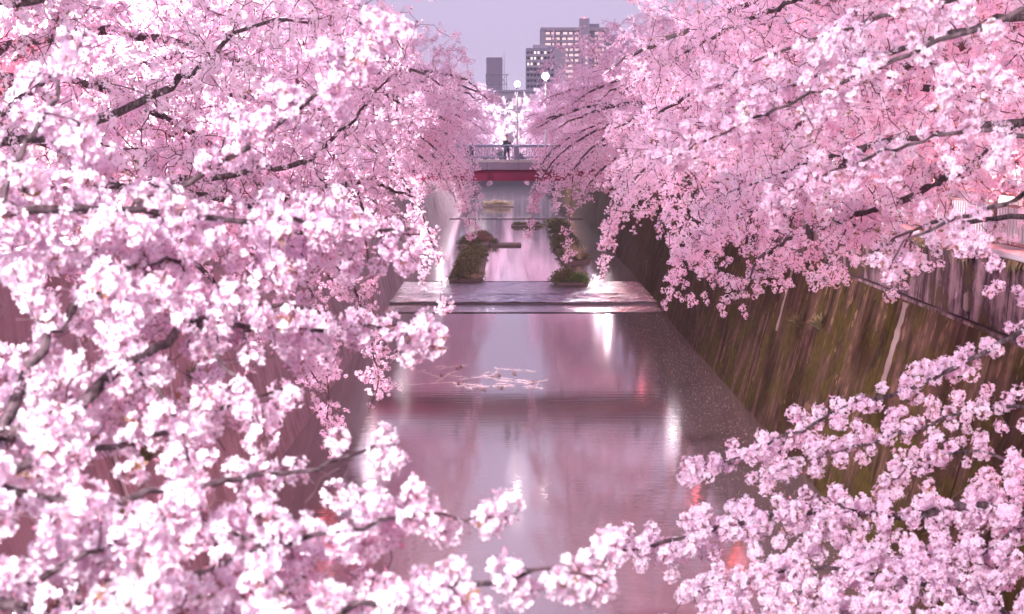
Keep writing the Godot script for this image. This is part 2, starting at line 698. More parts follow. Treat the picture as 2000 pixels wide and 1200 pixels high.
func crown(root: Node3D, where: Array[Transform3D], kinds: Array[Mesh], tint0: Color, tint1: Color, singles := 0) -> void:
	var rest := where
	if singles > 0:   # the clusters that show largest are parts of their own
		var keyed := []
		for t in where:
			var v := t.origin + root.position - EYE
			var score := v.length()
			if absf(v.x) > -v.z * 0.42 or v.y > -v.z * 0.13 or v.y < v.z * 0.40:
				score += 100.0
			keyed.append([score, t])
		keyed.sort_custom(func(a, b): return a[0] < b[0])
		rest = []
		for i in keyed.size():
			if i < singles:
				var o := MeshInstance3D.new()
				o.mesh = kinds[i % kinds.size()]
				o.material_override = M.petal
				o.name = "blossom_cluster" if i == 0 else "blossom_cluster_%03d" % i
				o.transform = keyed[i][1]
				root.add_child(o, true)
			else:
				rest.append(keyed[i][1])
	for k in kinds.size():
		var mine: Array[Transform3D] = []
		for i in range(k, rest.size(), kinds.size()):
			mine.append(rest[i])
		if mine.is_empty():
			continue
		var mm := MultiMesh.new()
		mm.transform_format = MultiMesh.TRANSFORM_3D
		mm.use_colors = true
		mm.mesh = kinds[k]
		mm.instance_count = mine.size()
		for i in mine.size():
			mm.set_instance_transform(i, mine[i])
			mm.set_instance_color(i, tint0.lerp(tint1, rng.randf()))
		var o := MultiMeshInstance3D.new()
		o.multimesh = mm
		o.material_override = M.petal
		o.name = "crown" if k == 0 else "crown_%03d" % k
		o.set_meta("kind", "stuff")
		root.add_child(o, true)


# ------------------------------------------------------------------ the setting
func sheet(x0: float, x1: float, z0: float, z1: float, y: float) -> ArrayMesh:
	var st := stt()
	quad(st, Vector3(x0, y, z0), Vector3(x0, y, z1), Vector3(x1, y, z1), Vector3(x1, y, z0))
	return done(st)

func _setting() -> void:
	struct("ground_right", sheet(10.9, 500, 60, -820, STREET_R - 0.01), M.asphalt)
	struct("ground_left", sheet(-500, -9.6, 60, -820, STREET_L - 0.01), M.asphalt)
	struct("ground_far", sheet(-9.6, 10.9, -420, -820, STREET_R - 0.02), M.asphalt)
	struct("river_bed", boxm(Vector3(26, 0.6, 500), 0, Vector3(1, -1.3, -190)), M.soil)
	struct("river_water", sheet(-9.4, 10.6, 10, -74.4, 0.0), M.water)
	struct("upper_river_water", sheet(-9.4, 10.6, -89.0, -158, 0.24), M.water)
	struct("far_river_water", sheet(-9.4, 10.6, -161, -420, 0.31), M.water)
	# two sills across the river, with a thin film of water running over their steps
	var w := thing("weir", "low stepped concrete weir with shallow rippling water below the footbridge", "weir", Vector3(0.6, 0, -74.4))
	part("lower_step", boxm(Vector3(19.8, 0.5, 3.4), 0.03, Vector3(0, -0.215, -1.7)), M.wet_concrete, w)
	part("upper_step", boxm(Vector3(19.8, 0.7, 11.2), 0.03, Vector3(0, -0.18, -9.0)), M.wet_concrete, w)
	var st := stt()
	ripple_sheet(st, -9.8, 9.8, 0.02, -3.38, 0.05, 0.02, 61)
	part("lower_film", done(st), M.weir_water, w).set_meta("kind", "stuff")
	st = stt()
	ripple_sheet(st, -9.8, 9.8, -3.44, -7.6, 0.20, 0.07, 62)
	part("rough_film", done(st), M.weir_water, w).set_meta("kind", "stuff")
	st = stt()
	ripple_sheet(st, -9.8, 9.8, -7.6, -14.6, 0.215, 0.03, 63)
	part("upper_film", done(st), M.weir_water, w).set_meta("kind", "stuff")
	var w2 := thing("weir", "far low weir with white water beyond the footbridge, behind the planted beds", "weir", Vector3(0.6, 0.2, -158))
	part("step", boxm(Vector3(19.8, 0.5, 3.2), 0.03, Vector3(0, -0.14, -1.6)), M.wet_concrete, w2)
	st = stt()
	ripple_sheet(st, -9.8, 9.8, 0.02, -3.2, 0.125, 0.01, 64)
	part("film", done(st), M.water, w2).set_meta("kind", "stuff")

func ripple_sheet(st: SurfaceTool, x0: float, x1: float, z0: float, z1: float, y: float, amp: float, sd: int) -> void:
	var n := noise(sd, 0.9, 3)
	var nx := 90
	var nz := maxi(4, int(absf(z1 - z0) / 0.14))
	var f := func(i: int, j: int) -> Vector3:
		var x := lerpf(x0, x1, float(i) / nx)
		var z := lerpf(z0, z1, float(j) / nz)
		return Vector3(x, y + n.get_noise_2d(x * 0.7, z * 2.2) * amp, z)
	for i in nx:
		for j in nz:
			quad(st, f.call(i, j), f.call(i, j + 1), f.call(i + 1, j + 1), f.call(i + 1, j))


# ------------------------------------------------------------------ the footbridge
func _bridge() -> void:
	var b := thing("footbridge", "footbridge with red girder, grey deck edge and wrought railing across the canal", "bridge", Vector3(0.6, 0, -83))
	part("girder", girder(), M.girder_red, b, Vector3(0, 0, -0.3))
	part("girder", girder(), M.girder_red, b, Vector3(0, 0, -3.7))
	part("deck", boxm(Vector3(24, 0.3, 4.0), 0.02, Vector3(0, 8.42, -2.2)), M.concrete, b)
	for k in 12:
		part("fascia_panel", boxm(Vector3(1.975, 0.46, 0.16), 0.012, Vector3(-11 + 2.0 * k, 8.37, -0.10)), M.fascia, b)
	for k in 6:
		part("curb", boxm(Vector3(3.98, 0.2, 0.34), 0.02, Vector3(-10 + 4.0 * k, 8.70, -0.19)), M.curb_white, b)
	for side in 2:
		var z := -0.2 - 3.9 * side
		var st := stt()
		tube(st, [Vector3(-12, 9.70, z), Vector3(12, 9.70, z)], [0.055], 10)
		part("handrail", done(st), M.rail_grey, b)
		st = stt()
		box(st, Vector3(0, 9.60, z), Vector3(24, 0.04, 0.04), 0.005)
		part("upper_bar", done(st), M.rail_grey, b)
		st = stt()
		box(st, Vector3(0, 8.92, z), Vector3(24, 0.05, 0.05), 0.006)
		part("lower_bar", done(st), M.rail_grey, b)
		for k in 7:
			part("post", boxm(Vector3(0.34, 1.0, 0.2), 0.03), M.rail_grey, b, Vector3(-12.1 + 3.99 * k, 9.22, z + 0.01))
		if side == 0:
			var bal := baluster()
			for k in 66:
				if k % 11 != 10:
					part("baluster", bal, M.rail_grey, b, Vector3(-11.75 + 0.363 * k, 8.94, z))

func girder() -> ArrayMesh:
	var st := stt()
	box(st, Vector3(0, 7.79, 0), Vector3(24, 0.66, 0.05))
	box(st, Vector3(0, 7.45, 0), Vector3(24, 0.05, 0.36), 0.01)
	box(st, Vector3(0, 8.115, 0), Vector3(24, 0.04, 0.36), 0.01)
	for k in 13:
		box(st, Vector3(-11.9 + k * 1.983, 7.78, 0.09), Vector3(0.03, 0.62, 0.13))
	return done(st)

func baluster() -> ArrayMesh:   # a tulip outline: two bars that swell and close below, and a straight one between them
	var st := stt()
	for s in [-1.0, 1.0]:
		var pts := []
		for q in [[0.135, 0.64], [0.10, 0.58], [0.07, 0.48], [0.085, 0.34], [0.125, 0.20], [0.11, 0.10], [0.05, 0.03], [0.0, 0.0]]:
			pts.append(Vector3(s * q[0], q[1], 0))
		tube(st, pts, [0.022], 5)
	tube(st, [Vector3(0, 0.0, 0), Vector3(0, 0.64, 0)], [0.011], 5)
	return done(st)


	var f := thing("added_bridge", "added plain bridge far upstream behind the footbridge, meant to carry a lamp, mostly hidden", "bridge", Vector3(0.6, 0, -202))  # invented bridge, meant only to carry the added far lamp
	part("deck", boxm(Vector3(24, 0.6, 3.0), 0.04, Vector3(0, 8.2, -1.5)), M.fascia, f)
	for k in 13:
		part("post", boxm(Vector3(0.1, 1.0, 0.1), 0.01), M.rail_grey, f, Vector3(-11.9 + 1.98 * k, 9.0, -0.1))
	part("handrail", boxm(Vector3(24, 0.09, 0.09), 0.02, Vector3(0, 9.5, -0.1)), M.rail_grey, f)
	part("lower_bar", boxm(Vector3(24, 0.06, 0.06), 0.01, Vector3(0, 9.0, -0.1)), M.rail_grey, f)


# ------------------------------------------------------------------ beds in the river
func tuft(st: SurfaceTool, c: Vector3, h: float, n: int, spread: float, w: float) -> void:
	for i in n:
		var a := rng.randf() * TAU
		var d := Vector3(cos(a), 0, sin(a))
		var b := c + d * rng.randf() * spread * 0.5
		var t := b + d * rng.randf_range(0.1, 1.0) * spread + Vector3.UP * h * rng.randf_range(0.5, 1.0)
		var s := Vector3(-d.z, 0, d.x) * w
		var m := b.lerp(t, 0.55) + Vector3.UP * h * 0.12
		quad(st, b - s, m - s * 0.8, m + s * 0.8, b + s)
		for v in [m - s * 0.8, t, m + s * 0.8]:
			st.add_vertex(v)

func leafy_mound(size: Vector3, n: int, l: float) -> ArrayMesh:   # a low bush: many small leaves through its volume
	var st := stt()
	for i in n:
		var d := rdir()
		d.y = absf(d.y)
		var p := d * pow(rng.randf(), 0.35) * size * rng.randf_range(0.75, 1.08)
		var q := (d + rdir() * 0.8).normalized()
		var s := q.cross(rdir()).normalized() * l * 0.3
		for v in [p, p + q * l * 0.5 + s, p + q * l, p, p + q * l, p + q * l * 0.5 - s]:
			st.add_vertex(v)
	return done(st)

func raft(st: SurfaceTool, hx: float, hz: float) -> void:
	box(st, Vector3(0, 0.06, 0), Vector3(hx * 2, 0.26, hz * 2), 0.06)

func _water_plants() -> void:
	var bush := leafy_mound(Vector3(1.05, 1.0, 1.2), 1500, 0.16)
	var bush2 := leafy_mound(Vector3(1.0, 0.9, 1.5), 1500, 0.17)
	var dry := stt()
	tuft(dry, Vector3(0, 0.2, 0), 1.3, 120, 0.8, 0.018)
	var drym := done(dry)
	# left bed: [x, z, scale]
	var bed := func(nm: String, lab: String, at: Vector3, hx: float, hz: float) -> Node3D:
		var t := thing(nm, lab, "planted bed", at)
		var st := stt()
		raft(st, hx, hz)
		part("soil_box", done(st), M.soil, t)
		return t
	var t: Node3D = bed.call("planted_bed", "long brown-green planted bed on the left of the river beyond the footbridge", Vector3(-3.05, 0.24, -101), 1.15, 12.5)
	for k in 9:
		var o := part("bush", bush if k % 2 else bush2, M.shrub, t, Vector3(rng.randf_range(-0.15, 0.15), 0.1, 11.2 - k * 2.75), Vector3(0, rng.randf() * TAU, 0))
		o.scale = Vector3(1.05, 0.72, 1.05) * rng.randf_range(0.9, 1.15)
	part("dry_grass", drym, M.reed, t, Vector3(0.5, 0, 12.0)).scale = Vector3(1.3, 0.45, 1.0)
	t = bed.call("planted_bed", "long hedge-like planted bed on the right of the river, mounds in a row", Vector3(5.3, 0.24, -127), 1.15, 25)
	for k in 14:
		var o := part("bush", bush2 if k % 2 else bush, M.shrub, t, Vector3(rng.randf_range(-0.2, 0.2), 0.1, 23.5 - k * 3.6), Vector3(0, rng.randf() * TAU, 0))
		o.scale = Vector3(1.0, 0.62, 1.0) * rng.randf_range(0.9, 1.25)
	part("dry_grass", drym, M.reed, t, Vector3(0.3, 0.1, 24.6))
	part("dry_grass", drym, M.reed, t, Vector3(-0.4, 0.1, 24.0), Vector3(0, 2, 0))
	t = bed.call("planted_bed", "round bright green bush on a small bed at the weir, right of the middle", Vector3(4.25, 0.24, -87.5), 1.05, 1.3)
	part("bush", bush, M.shrub, t, Vector3(-0.45, 0.1, 0))
	var g := part("bush", bush2, M.shrub_green, t, Vector3(0.4, 0.05, 0.3), Vector3(0, 1, 0))
	g.scale = Vector3(0.9, 0.85, 0.7)
	t = bed.call("planted_bed", "narrow floating bed with dry reeds in mid river, farthest upstream", Vector3(-1.6, 0.31, -185), 2.2, 1.2)
	for k in 6:
		part("dry_grass", drym, M.reed, t, Vector3(-1.6 + k * 0.6, 0.15, rng.randf_range(-0.5, 0.5)), Vector3(0, k, 0)).scale = Vector3(1.2, rng.randf_range(0.3, 0.7), 1.2)
	t = bed.call("planted_bed", "bare brown floating slab reaching into the middle of the river from the left bed", Vector3(-0.35, 0.24, -119), 1.45, 1.2)
	part("dry_grass", drym, M.shrub, t, Vector3(-1.0, 0.1, 0.1)).scale = Vector3(0.8, 0.5, 0.8)
	t = bed.call("planted_bed", "shrubby bed with reddish twigs left of the bare floating slab", Vector3(-3.3, 0.24, -121.5), 1.4, 4.2)
	for k in 4:
		part("bush", bush, M.debris if k % 2 else M.shrub, t, Vector3(rng.randf_range(-0.5, 0.6), 0.1, 2.6 - k * 1.9), Vector3(0, k * 2, 0)).scale = Vector3(1.1, 0.95, 1.1)
	t = bed.call("planted_bed", "small dark bed just below the far weir, right of the middle", Vector3(1.9, 0.24, -145), 1.7, 1.4)
	for k in 3:
		part("bush", bush2, M.shrub, t, Vector3(-1.0 + k, 0.0, 0.0), Vector3(0, k, 0)).scale = Vector3(0.7, 0.55, 0.7)


# ------------------------------------------------------------------ canal walls and fences
func slab_panel(side: float, x0: float, y0: float, x1: float, y1: float, th: float, l: float) -> ArrayMesh:   # a leaning panel of the wall, from (x0, y0) up to (x1, y1), l long
	var st := stt()
	var n := Vector2(y1 - y0, x0 - x1).normalized() * side * th
	var c := 0.025
	var f := func(x: float, y: float, o: float, z: float) -> Vector3:
		return Vector3(x + n.x * o, y + n.y * o, z)
	var a := [f.call(x0, y0, 0, -c), f.call(x1, y1, 0, -c), f.call(x1, y1, 0, -l + c), f.call(x0, y0, 0, -l + c)]
	var b := [f.call(x0, y0, 0.2, 0), f.call(x1, y1, 0.2, 0), f.call(x1, y1, 0.2, -l), f.call(x0, y0, 0.2, -l)]
	var d := [f.call(x0, y0, 1, 0), f.call(x1, y1, 1, 0), f.call(x1, y1, 1, -l), f.call(x0, y0, 1, -l)]
	var flip := side < 0
	var q := func(p: Vector3, r: Vector3, s: Vector3, t: Vector3) -> void:
		if flip:
			quad(st, p, t, s, r)
		else:
			quad(st, p, r, s, t)
	q.call(a[0], a[1], a[2], a[3])
	for i in 4:
		var j := (i + 1) % 4
		q.call(b[i], b[j], a[j], a[i])
		q.call(d[i], d[j], b[j], b[i])
	q.call(d[3], d[2], d[1], d[0])
	return done(st)

func _walls_and_fences() -> void:
	var r := thing("retaining_wall", "tall stained concrete canal wall with mossy sloping foot, right bank", "wall", Vector3.ZERO)
	var l := thing("retaining_wall", "pinkish concrete canal wall behind the white foreground blossom, left bank", "wall", Vector3.ZERO)
	# right: foot leans from the water up to the ledge, above it an upright part
	var up_r := slab_panel(1, 10.58, 6.0, 10.66, STREET_R + 0.02, 0.5, 7.0)
	var lo_r := slab_panel(1, 8.86, -0.6, 10.44, 6.0, 0.6, 7.0)
	for k in 42:
		var z := 8.0 - 7.0 * k
		part("upper_panel", up_r, M.wall_upper, r, Vector3(0, 0, z))
		part("lower_panel", lo_r, M.wall_lower, r, Vector3(0, 0, z))
	part("ledge", boxm(Vector3(0.30, 0.12, 294), 0.02, Vector3(10.58, 5.99, -139)), M.wall_upper, r)
	part("coping", boxm(Vector3(0.62, 0.16, 294), 0.03, Vector3(10.86, STREET_R + 0.08, -139)), M.curb_white, r)
	var st := stt()
	for k in 26:
		var z := -14.0 - k * 3.1 + rng.randf_range(-0.6, 0.6)
		tube(st, [Vector3(10.63, 5.2 + rng.randf() * 0.3, z), Vector3(10.28, 5.15, z)], [0.05], 8)
	part("weep_pipes", done(st), M.concrete, r).set_meta("kind", "stuff")
	part("plate", boxm(Vector3(0.03, 0.42, 0.30), 0.005, Vector3(10.60, 7.05, -32.5)), M.concrete, r)
	part("drain_outlet", boxm(Vector3(0.16, 0.42, 0.22), 0.04, Vector3(10.56, 6.45, -29.2)), M.render_patch, r)
	# pale strips and torn patches of old render on the sloping foot: [z, y from, y to, width]
	for q in [[-33.3, 3.7, 5.9, 0.42], [-46.3, 3.2, 5.9, 0.3]]:
		st = stt()
		var left := []
		var right := []
		for i in 15:
			var y := lerpf(q[1], q[2], i / 14.0)
			var x := 8.86 + (y + 0.6) * 1.58 / 6.6 - 0.012
			var wd: float = q[3] * 0.5 * (0.35 + 0.65 * absf(sin(q[0] * 3.0 + i * 0.55))) if q[0] > 0 else q[3] * 0.5
			left.append(Vector3(x, y, q[0] - wd * rng.randf_range(0.6, 1.25)))
			right.append(Vector3(x, y, q[0] + wd * rng.randf_range(0.6, 1.25)))
		var back := Vector3(0.02, 0, 0)
		for i in 14:
			quad(st, left[i], right[i], right[i + 1], left[i + 1])
			quad(st, left[i] + back, left[i], left[i + 1], left[i + 1] + back)
			quad(st, right[i], right[i] + back, right[i + 1] + back, right[i + 1])
		part("render_patch", done(st), M.render_patch, r)
	# moss that hangs from the coping, as many blades
	st = stt()
	for k in 700:
		var z := -8.0 - rng.randf() * 75.0
		var hang := rng.randf_range(0.08, 0.5) * (0.4 + 0.6 * absf(sin(z * 0.9) * sin(z * 0.37)))
		var p := Vector3(10.56 - rng.randf() * 0.06, STREET_R + 0.0, z)
		var s := Vector3(0, 0, rng.randf_range(0.03, 0.09))
		quad(st, p - s, p + Vector3(-0.05, -hang * 0.6, 0) - s, p + Vector3(-0.05, -hang * 0.6, 0) + s, p + s)
		for v in [p + Vector3(-0.05, -hang * 0.6, 0) - s, p + Vector3(-0.02, -hang, 0), p + Vector3(-0.05, -hang * 0.6, 0) + s]:
			st.add_vertex(v)
	part("hanging_moss", done(st), M.moss, r).set_meta("kind", "stuff")
	# left
	var up_l := slab_panel(-1, -9.12, 6.2, -9.20, STREET_L + 0.02, 0.5, 7.0)
	var lo_l := slab_panel(-1, -7.15, -0.6, -9.0, 6.2, 0.6, 7.0)
	for k in 42:
		var z := 8.0 - 7.0 * k
		part("upper_panel", up_l, M.wall_left, l, Vector3(0, 0, z))
		part("lower_panel", lo_l, M.wall_left, l, Vector3(0, 0, z))
	part("ledge", boxm(Vector3(0.26, 0.12, 294), 0.02, Vector3(-9.11, 6.19, -139)), M.wall_left, l)
	part("coping", boxm(Vector3(0.6, 0.16, 294), 0.03, Vector3(-9.42, STREET_L + 0.08, -139)), M.curb_white, l)
	for q in [[-19.0, 0.0], [-22.3, 0.0], [-26.0, 0.0], [-31.0, 0.0]]:
		st = stt()
		tube(st, [Vector3(-7.28, 0.1, q[0]), Vector3(-8.88, 6.1, q[0])], [0.04], 8)
		part("drain_pipe", done(st), M.concrete, l)
	fence(1, 11.0, STREET_R + 0.16, "brown-framed fence of pale upright slats with wooden handrail, right bank")
	fence(-1, -9.6, STREET_L + 0.16, "maroon fence of upright bars with flat wooden handrail, left bank")

func fence(side: float, x: float, y: float, label: String) -> void:
	var f := thing("riverside_fence", label, "fence", Vector3(x, y, 0))
	var slat := boxm(Vector3(0.03, 0.74, 0.085), 0.006)
	var post := boxm(Vector3(0.09, 1.08, 0.09), 0.01)
	var board := stt()
	box(board, Vector3.ZERO, Vector3(0.30, 0.05, 2.96), 0.012)
	var boardm := done(board)
	var brk := boxm(Vector3(0.22, 0.12, 0.06), 0.01)
	var railm := boxm(Vector3(0.05, 0.06, 2.9), 0.008)
	for k in 45:
		var z := -2.0 - 3.0 * k
		part("post", post, M.fence_brown, f, Vector3(0, 0.54, z))
		part("bracket", brk, M.fence_brown, f, Vector3(0, 1.07, z - 0.1))
		part("handrail_board", boardm, M.fence_brown, f, Vector3(0, 1.155, z - 1.5))
		part("upper_rail", railm, M.fence_brown, f, Vector3(0, 0.90, z - 1.5))
		part("lower_rail", railm, M.fence_brown, f, Vector3(0, 0.10, z - 1.5))
	var many := stt()
	var fm: Material = M.fence_white if side > 0 else M.fence_brown
	var n := 0
	for k in 45:
		for j in 17:
			var z := -2.0 - 3.0 * k - 0.12 - j * 0.165
			if z < -16.0 and n < 280:
				part("slat", slat, fm, f, Vector3(0, 0.50, z))
				n += 1
			else:
				box(many, Vector3(0, 0.50, z), Vector3(0.03, 0.74, 0.085))
	part("far_slats", done(many), fm, f).set_meta("kind", "stuff")


# ------------------------------------------------------------------ buildings
func _far_buildings() -> void:
	# lit apartment tower with open galleries
	var t := thing("apartment_tower", "distant apartment tower with lit balconies and a pale lift shaft beside them", "building", Vector3(14.9, 0, -620))
	part("wall", boxm(Vector3(33, 62, 16), 0.2, Vector3(16.5, 31, -9.6)), M.plaster_dark, t)
	part("wall", boxm(Vector3(9, 59, 16), 0.2, Vector3(37.6, 29.5, -9.6)), M.plaster_dark, t)
	part("end_wall", boxm(Vector3(2.0, 62.3, 2.2), 0.1, Vector3(0.9, 31.1, -0.9)), M.plaster_mauve, t)
	part("roof_plant", boxm(Vector3(8.2, 2.2, 8), 0.1, Vector3(15.0 + 9.0, 63.1, -8)), M.plaster_dark, t)
	var shaft := part("lift_shaft", boxm(Vector3(4.6, 66, 6), 0.1, Vector3(20.6, 33, 1.0)), M.plaster_mauve, t)
	part("beacon", sphere(0.5), M.beacon, shaft, Vector3(20.6, 66.4, 1))
	for k in 14:
		part("window", boxm(Vector3(0.7, 0.8, 0.1)), M.window_lit, shaft, Vector3(21.6, 58.0 - 2.55 * k * 1.0, 4.03))
	part("parapet", boxm(Vector3(33, 1.4, 2.2), 0.05, Vector3(16.5, 61.4, -0.6)), M.plaster_mauve, t)
	var bays := [[4.3, 4.6, 0.9], [8.2, 1.9, 1.25], [12.9, 5.6, 0.7], [17.2, 1.9, 1.2], [28.0, 4.5, 0.9]]
	for k in 12:
		var y := 58.6 - 2.55 * k
		for q in bays:
			part("glow_panel", boxm(Vector3(q[1] * rng.randf_range(0.8, 1.0), 1.15, 0.1)), M.balcony_lit, t, Vector3(q[0], y + 0.9, -1.54))  # light on the recessed back wall, put in as a glowing panel
			if q[1] > 3:
				part("balcony", boxm(Vector3(q[1] + 0.8, 0.85, 1.4), 0.05), M.plaster_mauve, t, Vector3(q[0], y - 0.1, -0.8))
				part("door", boxm(Vector3(0.8, 1.5, 0.1)), M.plaster_dark, t, Vector3(q[0] + rng.randf_range(-1.2, 1.2), y + 0.75, -1.44))
		part("slab_edge", boxm(Vector3(17.5, 0.22, 1.6), 0.03), M.plaster_mauve, t, Vector3(10.6, y - 0.62, -0.75))
	# grey block in front
	var b := thing("office_block", "grey gridded block with a few lit windows and blank side, before the tower", "building", Vector3(7.2, 0, -560))
	part("wall", boxm(Vector3(12.1, 48.5, 14), 0.1, Vector3(6.05, 24.25, -8)), M.plaster_grey, b)
	part("side_wing", boxm(Vector3(4.9, 48.3, 14), 0.1, Vector3(14.6, 24.15, -7.4)), M.plaster_mauve, b)
	part("roof_plant", boxm(Vector3(6, 1.6, 6), 0.1, Vector3(6.1, 49.3, -7)), M.plaster_mauve, b)
	for k in 15:
		var y := 46.3 - 2.4 * k
		part("gallery_rail", boxm(Vector3(12.2, 0.85, 0.12), 0.02), M.plaster_mauve if k < 3 else M.plaster_grey, b, Vector3(6.05, y - 0.75, -0.2))
		part("slab_edge", boxm(Vector3(12.2, 0.2, 1.0), 0.02), M.plaster_mauve, b, Vector3(6.05, y - 1.25, -0.55))
		for j in 8:
			var on := (k < 3 and [2, 3, 5].has((j + k) % 8)) or (k == 1 and j == 4)
			part("window", boxm(Vector3(0.75 if on else 1.0, 1.5, 0.08)), M.window_lit if on else M.glass_dark, b, Vector3(0.9 + 1.48 * j, y, -0.97))
	# left: slim block with steel stair frame
	var l := thing("slim_block", "slim purple block with steel roof frame, left of the sky gap", "building", Vector3(-8.4, 0, -500))
	part("wall", boxm(Vector3(6.2, 40.8, 10), 0.1, Vector3(2.6, 20.4, -5)), M.plaster_dark, l)
	part("annexe", boxm(Vector3(8.6, 28.0, 8), 0.1, Vector3(3.2, 14.0, 1.0)), M.plaster_dark, l)
	var fr := stt()
	for k in 4:
		tube(fr, [Vector3(-0.5 + 2.6 * k, 28, 4.4), Vector3(-0.5 + 2.6 * k, 34.0, 4.4)], [0.11], 5)
		if k < 3:
			tube(fr, [Vector3(-0.5 + 2.6 * k, 30.4, 4.4), Vector3(2.1 + 2.6 * k, 33.8, 4.4)], [0.08], 5)
			tube(fr, [Vector3(-0.5 + 2.6 * k, 33.8, 4.4), Vector3(2.1 + 2.6 * k, 30.4, 4.4)], [0.08], 5)
	tube(fr, [Vector3(-0.8, 34, 4.4), Vector3(8.2, 34, 4.4)], [0.14], 5)
	tube(fr, [Vector3(-0.8, 30.3, 4.4), Vector3(7.6, 30.3, 4.4)], [0.11], 5)
	part("steel_frame", done(fr), M.pole_dark, l)
	part("mast", mast(), M.pole_dark, l, Vector3(6.4, 28, 3))
	# low bright building closing the view
	var w := thing("low_building", "low pale building with bright lit windows beyond the lamps", "building", Vector3(-14, 0, -440))
	part("wall", boxm(Vector3(40, 25.4, 10), 0.1, Vector3(18, 12.7, -5)), M.plaster_mauve, w)
	part("roof_edge", boxm(Vector3(40.6, 0.9, 11), 0.1, Vector3(18, 25.8, -5)), M.plaster_grey, w)
	for k in 11:
		for j in 3:
			var f := part("window", boxm(Vector3(2.3, 2.2, 0.1)), M.window_lit if j == 0 and k % 5 < 2 else M.glass_dark, w, Vector3(0.8 + 3.2 * k, 22.2 - 4.2 * j, 0.06))
			part("mullion", boxm(Vector3(0.12, 2.2, 0.16)), M.plaster_grey, f)

func mast() -> ArrayMesh:
	var st := stt()
	tube(st, [Vector3(0, 0, 0), Vector3(0, 15, 0)], [0.12, 0.05], 5)
	return done(st)

func sphere(r: float) -> SphereMesh:
	var s := SphereMesh.new()
	s.radius = r
	s.height = r * 2
	s.radial_segments = 20
	s.rings = 10
	return s

func bank_building(label: String, at: Vector3, turn: float, w: float, h: float, d: float, wall: String, lit: int) -> void:   # front faces +x before turning
	var b := thing("street_building", label, "building", at, turn)
	part("wall", boxm(Vector3(d, h, w), 0.06, Vector3(-d / 2, h / 2, 0)), M[wall], b)
	part("parapet", boxm(Vector3(d + 0.2, 0.5, w + 0.2), 0.04, Vector3(-d / 2, h + 0.2, 0)), M.concrete, b)
	var floors := int(h / 3.0)
	var cols := int(w / 2.4)
	for i in floors:
		for j in cols:
			var z := -w / 2 + w * (j + 0.5) / cols
			var on := (i * 5 + j * 3 + lit) % 4 == 0 or i == 0 and lit > 1
			var f := part("window", boxm(Vector3(0.12, 1.7, 1.5), 0.02), M.pole_dark, b, Vector3(0.03, 1.7 + 3.0 * i, z))
			part("pane", boxm(Vector3(0.03, 1.5, 0.64)), M.window_lit if on else M.glass_dark, f, Vector3(0.06, 0, -0.35))
			part("pane", boxm(Vector3(0.03, 1.5, 0.64)), M.window_lit if on else M.glass_dark, f, Vector3(0.06, 0, 0.35))
	part("door", boxm(Vector3(0.14, 2.2, 1.1), 0.02), M.fence_brown, b, Vector3(0.04, 1.1, w / 2 - 0.9))

func _bank_buildings() -> void:
	bank_building("warm plaster building with lit ground floor behind the near right trees", Vector3(17.5, STREET_R, -30), PI, 13, 9, 9, "plaster_warm", 2)
	bank_building("grey building behind the right trees, halfway to the footbridge", Vector3(18, STREET_R, -48), PI, 14, 12, 9, "plaster_grey", 1)
	bank_building("mauve building behind the right trees, next to the footbridge", Vector3(18, STREET_R, -72), PI, 16, 10, 9, "plaster_mauve", 2)
	bank_building("warm plaster building on the right bank beyond the footbridge", Vector3(18, STREET_R, -110), PI, 20, 9, 9, "plaster_warm", 2)
	bank_building("mauve building behind the near left trees and white lamp", Vector3(-17, STREET_L, -32), 0, 14, 9, 9, "plaster_mauve", 2)
	bank_building("warm plaster building behind the left trees, halfway to the footbridge", Vector3(-17.5, STREET_L, -55), 0, 16, 11, 9, "plaster_warm", 1)
	bank_building("grey building on the left bank beyond the footbridge", Vector3(-17.5, STREET_L, -105), 0, 22, 10, 9, "plaster_grey", 2)


# ------------------------------------------------------------------ lamps
func omni(parent: Node3D, at: Vector3, e: float, c: Color, size: float) -> void:
	var o := OmniLight3D.new()
	o.name = "light"
	o.light_energy = e
	o.light_color = c
	o.light_size = size
	o.omni_range = 120.0
	o.omni_attenuation = 2.0
	o.shadow_enabled = true
	parent.add_child(o, true)
	o.position = at

func street_lamp(label: String, at: Vector3, h: float, e: float, c: Color, r := 0.2) -> void:
	var t := thing("street_lamp", label, "street lamp", at)
	var st := stt()
	lathe(st, [[0.0, 0.0], [0.13, 0.0], [0.13, 0.35], [0.06, 0.5], [0.035, h - r - 0.14], [0.09, h - r - 0.10], [0.11, h - r + 0.02], [0.0, h - r + 0.03]], 12)
	part("post", done(st), M.pole_grey, t)
	part("globe", sphere(r), M.lamp_globe, t, Vector3(0, h, 0))
	st = stt()
	lathe(st, [[r * 0.55, h + r * 0.86], [r * 0.5, h + r * 1.02], [0.0, h + r * 1.12]], 12)
	part("cap", done(st), M.pole_dark, t)
	omni(t, Vector3(0, h, 0), e, c, r * 0.9)

